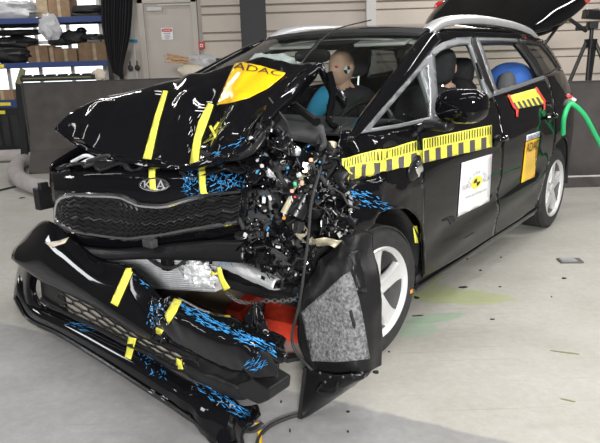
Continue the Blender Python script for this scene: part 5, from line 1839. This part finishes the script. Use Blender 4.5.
# torn right half
Rt = [(160, 302), (176, 298), (206, 312), (234, 318), (246, 326), (262, 332), (281, 342)]
Rm = [(158, 316), (180, 320), (206, 334), (232, 344), (248, 350), (262, 354), (282, 354)]
Rb = [(156, 332), (180, 345), (203, 356), (224, 366), (242, 370), (256, 372), (272, 372)]
bsheet('torn_skin', [[BP(*p, 0.10) for p in Rt], [BP(*p, -0.02) for p in Rm], [BP(*p, 0.0) for p in Rb], [BP(x, y, 0.05) for x, y in Rb]], 48, 22, 'paint_crumpled',
       disp=lambda p, u, v: crumple(0.03, 7, 9)(p, u, v) * max(0.12, min(1, abs(u - 0.3) * 2)))
bsheet('torn_tab', [[BP(244, 325, 0.1), BP(250, 305, 0.12), BP(257, 304, 0.12)], [BP(250, 332, 0.08), BP(258, 322, 0.08), BP(265, 318, 0.1)], [BP(256, 338, 0.06), BP(264, 336, 0.06), BP(272, 338, 0.08)]], 16, 14, 'paint_crumpled', disp=crumple(0.018, 9, 2))
# crumpled joint between the halves
bsheet('torn_joint', [[BP(150, 296, 0.06), BP(166, 300, 0.06)], [BP(145, 318, 0.02), BP(164, 322, 0.02)], [BP(150, 338, 0.02), BP(166, 344, 0.02)]], 14, 16, 'paint_crumpled', disp=crumple(0.03, 16, 6))
# foam absorber and end bracket
bsheet('energy_absorber', [[BP(176, 350, 0.10), BP(205, 360, 0.10), BP(236, 372, 0.10), BP(246, 366, 0.08)], [BP(185, 366, 0.02), BP(212, 378, 0.02), BP(238, 390, 0.02), BP(250, 388, 0.02)], [BP(190, 374, 0.04), BP(216, 386, 0.04), BP(240, 398, 0.04), BP(255, 396, 0.04)]], 24, 14, 'black_plastic', disp=crumple(0.02, 8, 3), solid=0.012)
MB().prism([BP(237, 385, 0.0), BP(252, 379, 0.0), BP(269, 390, 0.0), BP(268, 401, 0.0), BP(258, 405, 0.0), BP(240, 396, 0.0)], (0, 0.12, 0)).build('end_bracket', 'black_plastic', bump, smooth=False, origin=bo, bevel=0.008)
bsheet('grey_edge_trim', [[BP(228, 420, 0.02), BP(240, 427, 0.02), BP(252, 428, 0.02), BP(262, 422, 0.02)], [BP(228, 424, 0.0), BP(240, 431, 0.0), BP(254, 432, 0.0), BP(264, 425, 0.0)]], 20, 4, 'grey_plastic', solid=0.01)
# chrome fog lamp blade on the left and pale clip
stick_p = lambda nm, poly, m, off=0.008, st_=4: [setattr(o_, 'matrix_parent_inverse', Matrix.Translation(-bo)) for o_ in [stick(nm, poly, BUMP, m, bump, off, st_)] if o_]
stick_p('tape_strip', [(129, 265), (136, 268), (119, 307), (112, 303)], 'yellow_tape')
stick_p('tape_strip', [(175, 300), (182, 302), (176, 316), (170, 324), (166, 316)], 'yellow_tape')
stick_p('tape_strip', [(158, 326), (165, 329), (162, 335), (155, 331)], 'yellow_tape')
stick_p('tape_strip', [(130, 336), (138, 338), (132, 360), (126, 358)], 'yellow_tape')
stick_p('tape_strip', [(178, 357), (185, 361), (184, 376), (177, 372)], 'yellow_tape')
stick_p('pale_clip', [(46, 243), (60, 241.5), (70, 238), (66, 244), (53, 248)], 'paper')
def bscuff(nm, poly, n, m, size, ang, seed, off=0.008):
    o_ = scuffs(nm, poly, n, BUMP, m, bump, size, ang, seed, off)
    if o_: o_.matrix_parent_inverse = Matrix.Translation(-bo)


bscuff('blue_scrape', [(144, 316), (158, 298), (166, 305), (160, 325), (150, 330)], 46, 'blue_scuff', (2, 5), None, 31)
bscuff('blue_scrape', [(168, 303), (180, 304), (230, 328), (278, 348), (276, 356), (235, 340), (200, 325)], 190, 'blue_scuff', (3, 11), 0.45, 32)
bscuff('blue_scrape', [(244, 362), (262, 354), (270, 362), (254, 372)], 34, 'blue_scuff', (3, 9), -0.6, 33)
bscuff('blue_scrape', [(136, 352), (152, 352), (166, 366), (168, 390), (150, 372)], 34, 'blue_scuff', (2, 6), None, 34)
bscuff('blue_scrape', [(60, 322), (86, 325), (104, 333), (80, 334)], 20, 'blue_scuff', (3, 9), 0.2, 35)
bscuff('blue_scrape', [(190, 378), (215, 386), (258, 418), (240, 418), (205, 396)], 90, 'blue_scuff', (3, 9), 0.6, 36)
bscuff('blue_scrape', [(132, 277), (150, 284), (156, 292), (140, 286)], 10, 'blue_scuff', (3, 8), 0.4, 37)
bscuff('pale_scratch', [(145, 384), (176, 402), (172, 405), (143, 388)], 8, 'foil', (4, 8), 0.55, 38)
bscuff('foil_scrape', [(150, 300), (172, 300), (170, 326), (152, 330)], 40, 'foil', (1.5, 4), None, 39, 0.01)

# wheel arch liner standing in front of the wheel
lo_ = Vector((0.86, -0.5, 0))
ln_ = car_thing('wheel_arch_liner', 'torn black wheel arch liner with grey felt panel before the front wheel', 'liner', lo_)


def lsheet(name, rows, nu, nv, m, disp=None, solid=0.008, smooth=True):
    mb = MB().sheet(rows, nu, nv, smooth=smooth, disp=disp)
    for v in mb.v:
        if v.z < 0.006: v.z = 0.006
    return mb.build(name, m, ln_, solid=solid, origin=lo_)


R0 = [LY(322, 258, -0.36), LY(338, 242, -0.34), LY(352, 236, -0.30), LY(362, 233, -0.24), LY(371, 236, -0.20)]
R1 = [LY(300, 296, -0.42), LY(326, 278, -0.44), LY(350, 268, -0.42), LY(362, 268, -0.36), LY(376, 272, -0.29)]
R2 = [LY(297, 322, -0.46), LY(325, 318, -0.48), LY(352, 314, -0.48), LY(366, 312, -0.42), LY(380, 315, -0.33)]
R3 = [LY(305, 362, -0.46), LY(330, 364, -0.50), LY(354, 364, -0.50), LY(369, 362, -0.44), LY(381, 360, -0.35)]
R4 = [LY(306, 371, -0.46), LY(330, 375, -0.50), LY(352, 374, -0.50), LY(369, 372, -0.45), LY(380, 366, -0.36)]
lmb = MB().sheet([R0, R1, R2, R3, R4], 36, 36, disp=lambda p, u, v: crumple(0.02, 6, 3)(p, u, v) * (1 - 0.6 * v))
lmb.build('liner_shell', 'black_plastic', ln_, solid=0.008, origin=lo_)
LB = [lmb.bvh()]
fo2 = stick('felt_panel', [(303, 312), (349, 272), (354, 288), (361, 315), (368, 358), (340, 361), (313, 360)], LB, 'felt', ln_, 0.008, 6, 0.006)
fo2.matrix_parent_inverse = Matrix.Translation(-lo_)
sl = stick('slot', [(350.5, 310), (352.5, 309), (356, 324), (354.5, 328)], LB, 'matte_black', ln_, 0.018, 4)
sl.matrix_parent_inverse = Matrix.Translation(-lo_)
F0 = [LY(306, 368, -0.50), LY(330, 374, -0.54), LY(352, 374, -0.54), LY(371, 371, -0.49)]
F1 = [LY(303, 392, -0.54), LY(318, 394, -0.55), LY(340, 388, -0.55), LY(362, 378, -0.52)]
F2 = [WZ(300, 419, 0.012), WZ(306, 416, 0.012), WZ(326, 404, 0.02), WZ(352, 386, 0.06)]
F2 = [to_car(p) for p in F2]
flap = lsheet('mud_flap', [F0, F1, F2], 24, 16, 'satin_plastic', disp=crumple(0.006, 9, 3))
MB().tube(curve([F0[0], F1[0], F2[0]], 12), 0.011, 6).build('flap_rib', 'black_plastic', ln_, origin=lo_)
MB().tube(curve([LY(322, 384, -0.57), LY(318, 392, -0.58), LY(334, 392, -0.57), LY(338, 382, -0.57)], 14), 0.005, 6).build('flap_rib', 'black_plastic', ln_, origin=lo_)
for x, y in ((320, 373), (330, 377), (343, 377), (352, 375), (325, 382), (362, 373)):
    MB().blob(LY(x, y, -0.56), (0.012, 0.008, 0.012), 1, 0.0, n=8, m=6).build('rivet', 'grey_plastic', ln_, origin=lo_)
# glossy folded strip of inner arch beside the wheel
G0 = [LY(346, 262, -0.40), LY(350, 250, -0.38), LY(358, 246, -0.33), LY(363, 258, -0.30), LY(360, 275, -0.30)]
G1 = [LY(352, 296, -0.45), LY(358, 292, -0.43), LY(366, 290, -0.38), LY(371, 296, -0.33), LY(372, 306, -0.32)]
lsheet('folded_flange', [G0, G1], 20, 10, 'satin_plastic', disp=crumple(0.015, 9, 6))

# red steel ramp block with chain
ro_w = LZ(268, 318, 0.0)
rbk = car_thing('red_steel_block', 'red steel block and bar under the crushed front, chain around it', 'block', Vector((ro_w.x, ro_w.y, 0)))
pA = [LZ(262, 318, 0.10), LZ(298, 326, 0.10), LZ(296, 296, 0.10), LZ(268, 293, 0.10)]
o3 = Vector((ro_w.x, ro_w.y, 0))
MB().prism([p - o3 for p in pA], (0, 0, -0.10)).build('block', 'red_paint', rbk, smooth=False, bevel=0.008)
pB = [LZ(226, 309, 0.13), LZ(241, 312, 0.13), LZ(266, 288, 0.16), LZ(256, 285, 0.16)]
MB().prism([p - o3 for p in pB], (0, 0, -0.07)).build('bar', 'red_paint', rbk, smooth=False, bevel=0.008)
MB().prism([p - o3 for p in [LZ(224, 315, 0.0), LZ(243, 318, 0.0), LZ(243, 310, 0.05), LZ(226, 308, 0.05)]], (0.0, 0.06, 0.02)).build('bar_foot', 'red_paint', rbk, smooth=False)
# chain of single links
ch = car_thing('chain', 'short steel chain hanging across the red block', 'chain', LY(272, 296, -0.42) * 1.0)
co = Vector(LY(272, 296, -0.42))
cp_ = curve([LY(228, 294, -0.42), LY(238, 301, -0.43), LY(250, 303, -0.43), LY(265, 301, -0.43), LY(282, 301, -0.43), LY(297, 299, -0.43)], 21)
for k, p_ in enumerate(cp_):
    d_ = (cp_[min(k + 1, 21)] - cp_[max(k - 1, 0)]).normalized()
    up_ = Vector((0, 0, 1)) if k % 2 else Vector((0, 1, 0))
    up_ = (up_ - d_ * up_.dot(d_)).normalized()
    ring = [p_ - co + d_ * 0.016 * math.cos(q_) + up_ * 0.009 * math.sin(q_) for q_ in [2 * PI * j / 10 for j in range(11)]]
    MB().tube(ring, 0.0022, 5, cap=False).build('link', 'brake', ch)
# tan board on the floor under the car
tbp = [WZ(185, 297), WZ(200, 284), WZ(236, 290), WZ(240, 312), WZ(226, 318)]
tag(MB().prism([p for p in tbp], (0, 0, 0.012)).build('cardboard_sheet', 'cardboard_light', smooth=False, origin=tbp[0]), 'tan cardboard sheet on the floor under the crushed front', 'cardboard')

# floor pieces -------------------------------------------------------------
def shard(label, x, y, w, h, rot, m='matte_black', name='plastic_shard', cat='shard', group=None, thick=0.004):
    c = WZ(x, y)
    s_ = (WZ(x + 1, y) - c).length
    rnd2 = random.Random(int(x * 7 + y))
    n = 6
    pts = []
    for k in range(n):
        q_ = 2 * PI * k / n + rnd2.uniform(-0.3, 0.3)
        r_ = rnd2.uniform(0.75, 1.1)
        v = rotz(rot) @ Vector((w / 2 * s_ * math.cos(q_) * r_, h / 2 * s_ * 1.8 * math.sin(q_) * r_, 0))
        pts.append(c + v)
    o_ = MB().prism(pts, (0, 0, thick)).build(name, m, smooth=False, origin=c)
    return tag(o_, label, cat, group)


GRP = 'small black shards scattered on the floor'
for x, y, w, h, r, lb in (
        (501, 257.5, 2.5, 2, 0, 'tiny round black crumb on the floor nearest the sill'),
        (480.5, 270.5, 3.5, 2, 0, 'small dark crumb between the sill and the curved black sliver'),
        (564, 278.5, 5, 2, 0, 'flat dark chip on the floor just below the metal plate'),
        (551.5, 297, 2, 1.5, 0, 'tiny dark speck on the bare floor below the metal plate and chip'),
        (500, 287, 4, 1, .3, 'thin dark crumb just above the tip of the green stain'),
        (492, 319.5, 6, 1, 0, 'flat dark sliver on the bare floor below the green stain tip'),
        (348, 412, 4, 1.5, 0.3, 'small black chip on the grey floor right of the mud flap tip'),
        (348, 432, 2, 2, 0, 'lowest black speck on the grey floor right of the black cable'),
        (281, 402, 2, 2, 0, 'tiny dark speck under the brown leaf-shaped shard'),
        (290, 431, 2, 4, 0, 'upright black sliver on the grey floor inside the cable bend'),
        (279, 340, 5, 2, 0, 'black chip before the red block, nearer the torn bumper'),
        (290, 340, 6, 2.5, 0, 'black chip before the red block, nearer the liner'),
        (21, 244, 2, 2, 0, 'lone dark speck on the floor left of the fallen bumper'),
        (389, 352, 2, 2, 0, 'tiny black speck at the foot of the front tyre'),
        (22, 198, 6, 3, 0, 'dark chip on the floor by the thin cable and grey hose')):
    shard(lb, x, y, w, h, r, group=GRP)
shard('curved black plastic sliver on the floor beside the green stain', 463, 287.5, 11, 3, 0.3)
shard('dark triangular shard beside the mud flap tip near the wheel', 376, 372.5, 7, 4, 0.2)
shard('black torn plastic flap lying between bumper and liner', 290, 360, 24, 8, 0.3, thick=0.02)
shard('thin black strip lying below the orange-dotted tyre', 418, 316, 12, 1, 0.1)
shard('short dark strip leaning off the front tyre tread', 417, 298, 6, 4, 0.6)
shard('dull brown leaf-shaped shard on the floor by the bumper end', 284, 381, 10, 5, 0.5, m='beige_metal', thick=0.006)
shard('long thin dark splinter on the open floor at the right', 566, 353, 32, 1.2, -0.35, m='olive', thick=0.004)
shard('short brown splinter on the open floor near the right edge', 569, 401, 16, 1, -0.5, m='olive', thick=0.004)
c = WZ(570, 261.5)
fp = thing('floor_plate', 'small dark metal plate with worn lines set on the floor', 'plate', c, -0.05)
MB().box((0, 0, 0.006), (0.15, 0.085, 0.012)).build('plate', 'brake', fp, smooth=False)
for k in range(3):
    MB().box((-0.01, -0.025 + 0.025 * k, 0.0125), (0.1, 0.004, 0.002)).build('worn_line', 'alu', fp, smooth=False)
# cables at the front edge
pl = [WZ(312, 412, 0.012), WZ(290, 417, 0.012), WZ(270, 426, 0.012), WZ(259, 438, 0.012), WZ(256, 455, 0.012)]
tag(MB().tube(curve(pl, 24), 0.008, 6).build('floor_cable', 'rubber', origin=(pl[1].x, pl[1].y, 0)), 'black cable curving from the mud flap tip to the photo edge', 'cable')
tg_ = [WZ(255, 424, 0.02), WZ(260, 423, 0.02), WZ(262, 436, 0.012), WZ(261, 450, 0.01), WZ(256, 450, 0.01), WZ(258, 434, 0.012)]
tag(MB().prism(tg_, (0, 0, 0.004)).build('tape_tag', 'yellow_sheet', smooth=False, origin=tg_[0]), 'yellow tape tag on the floor at the bumper\'s torn end', 'tag')
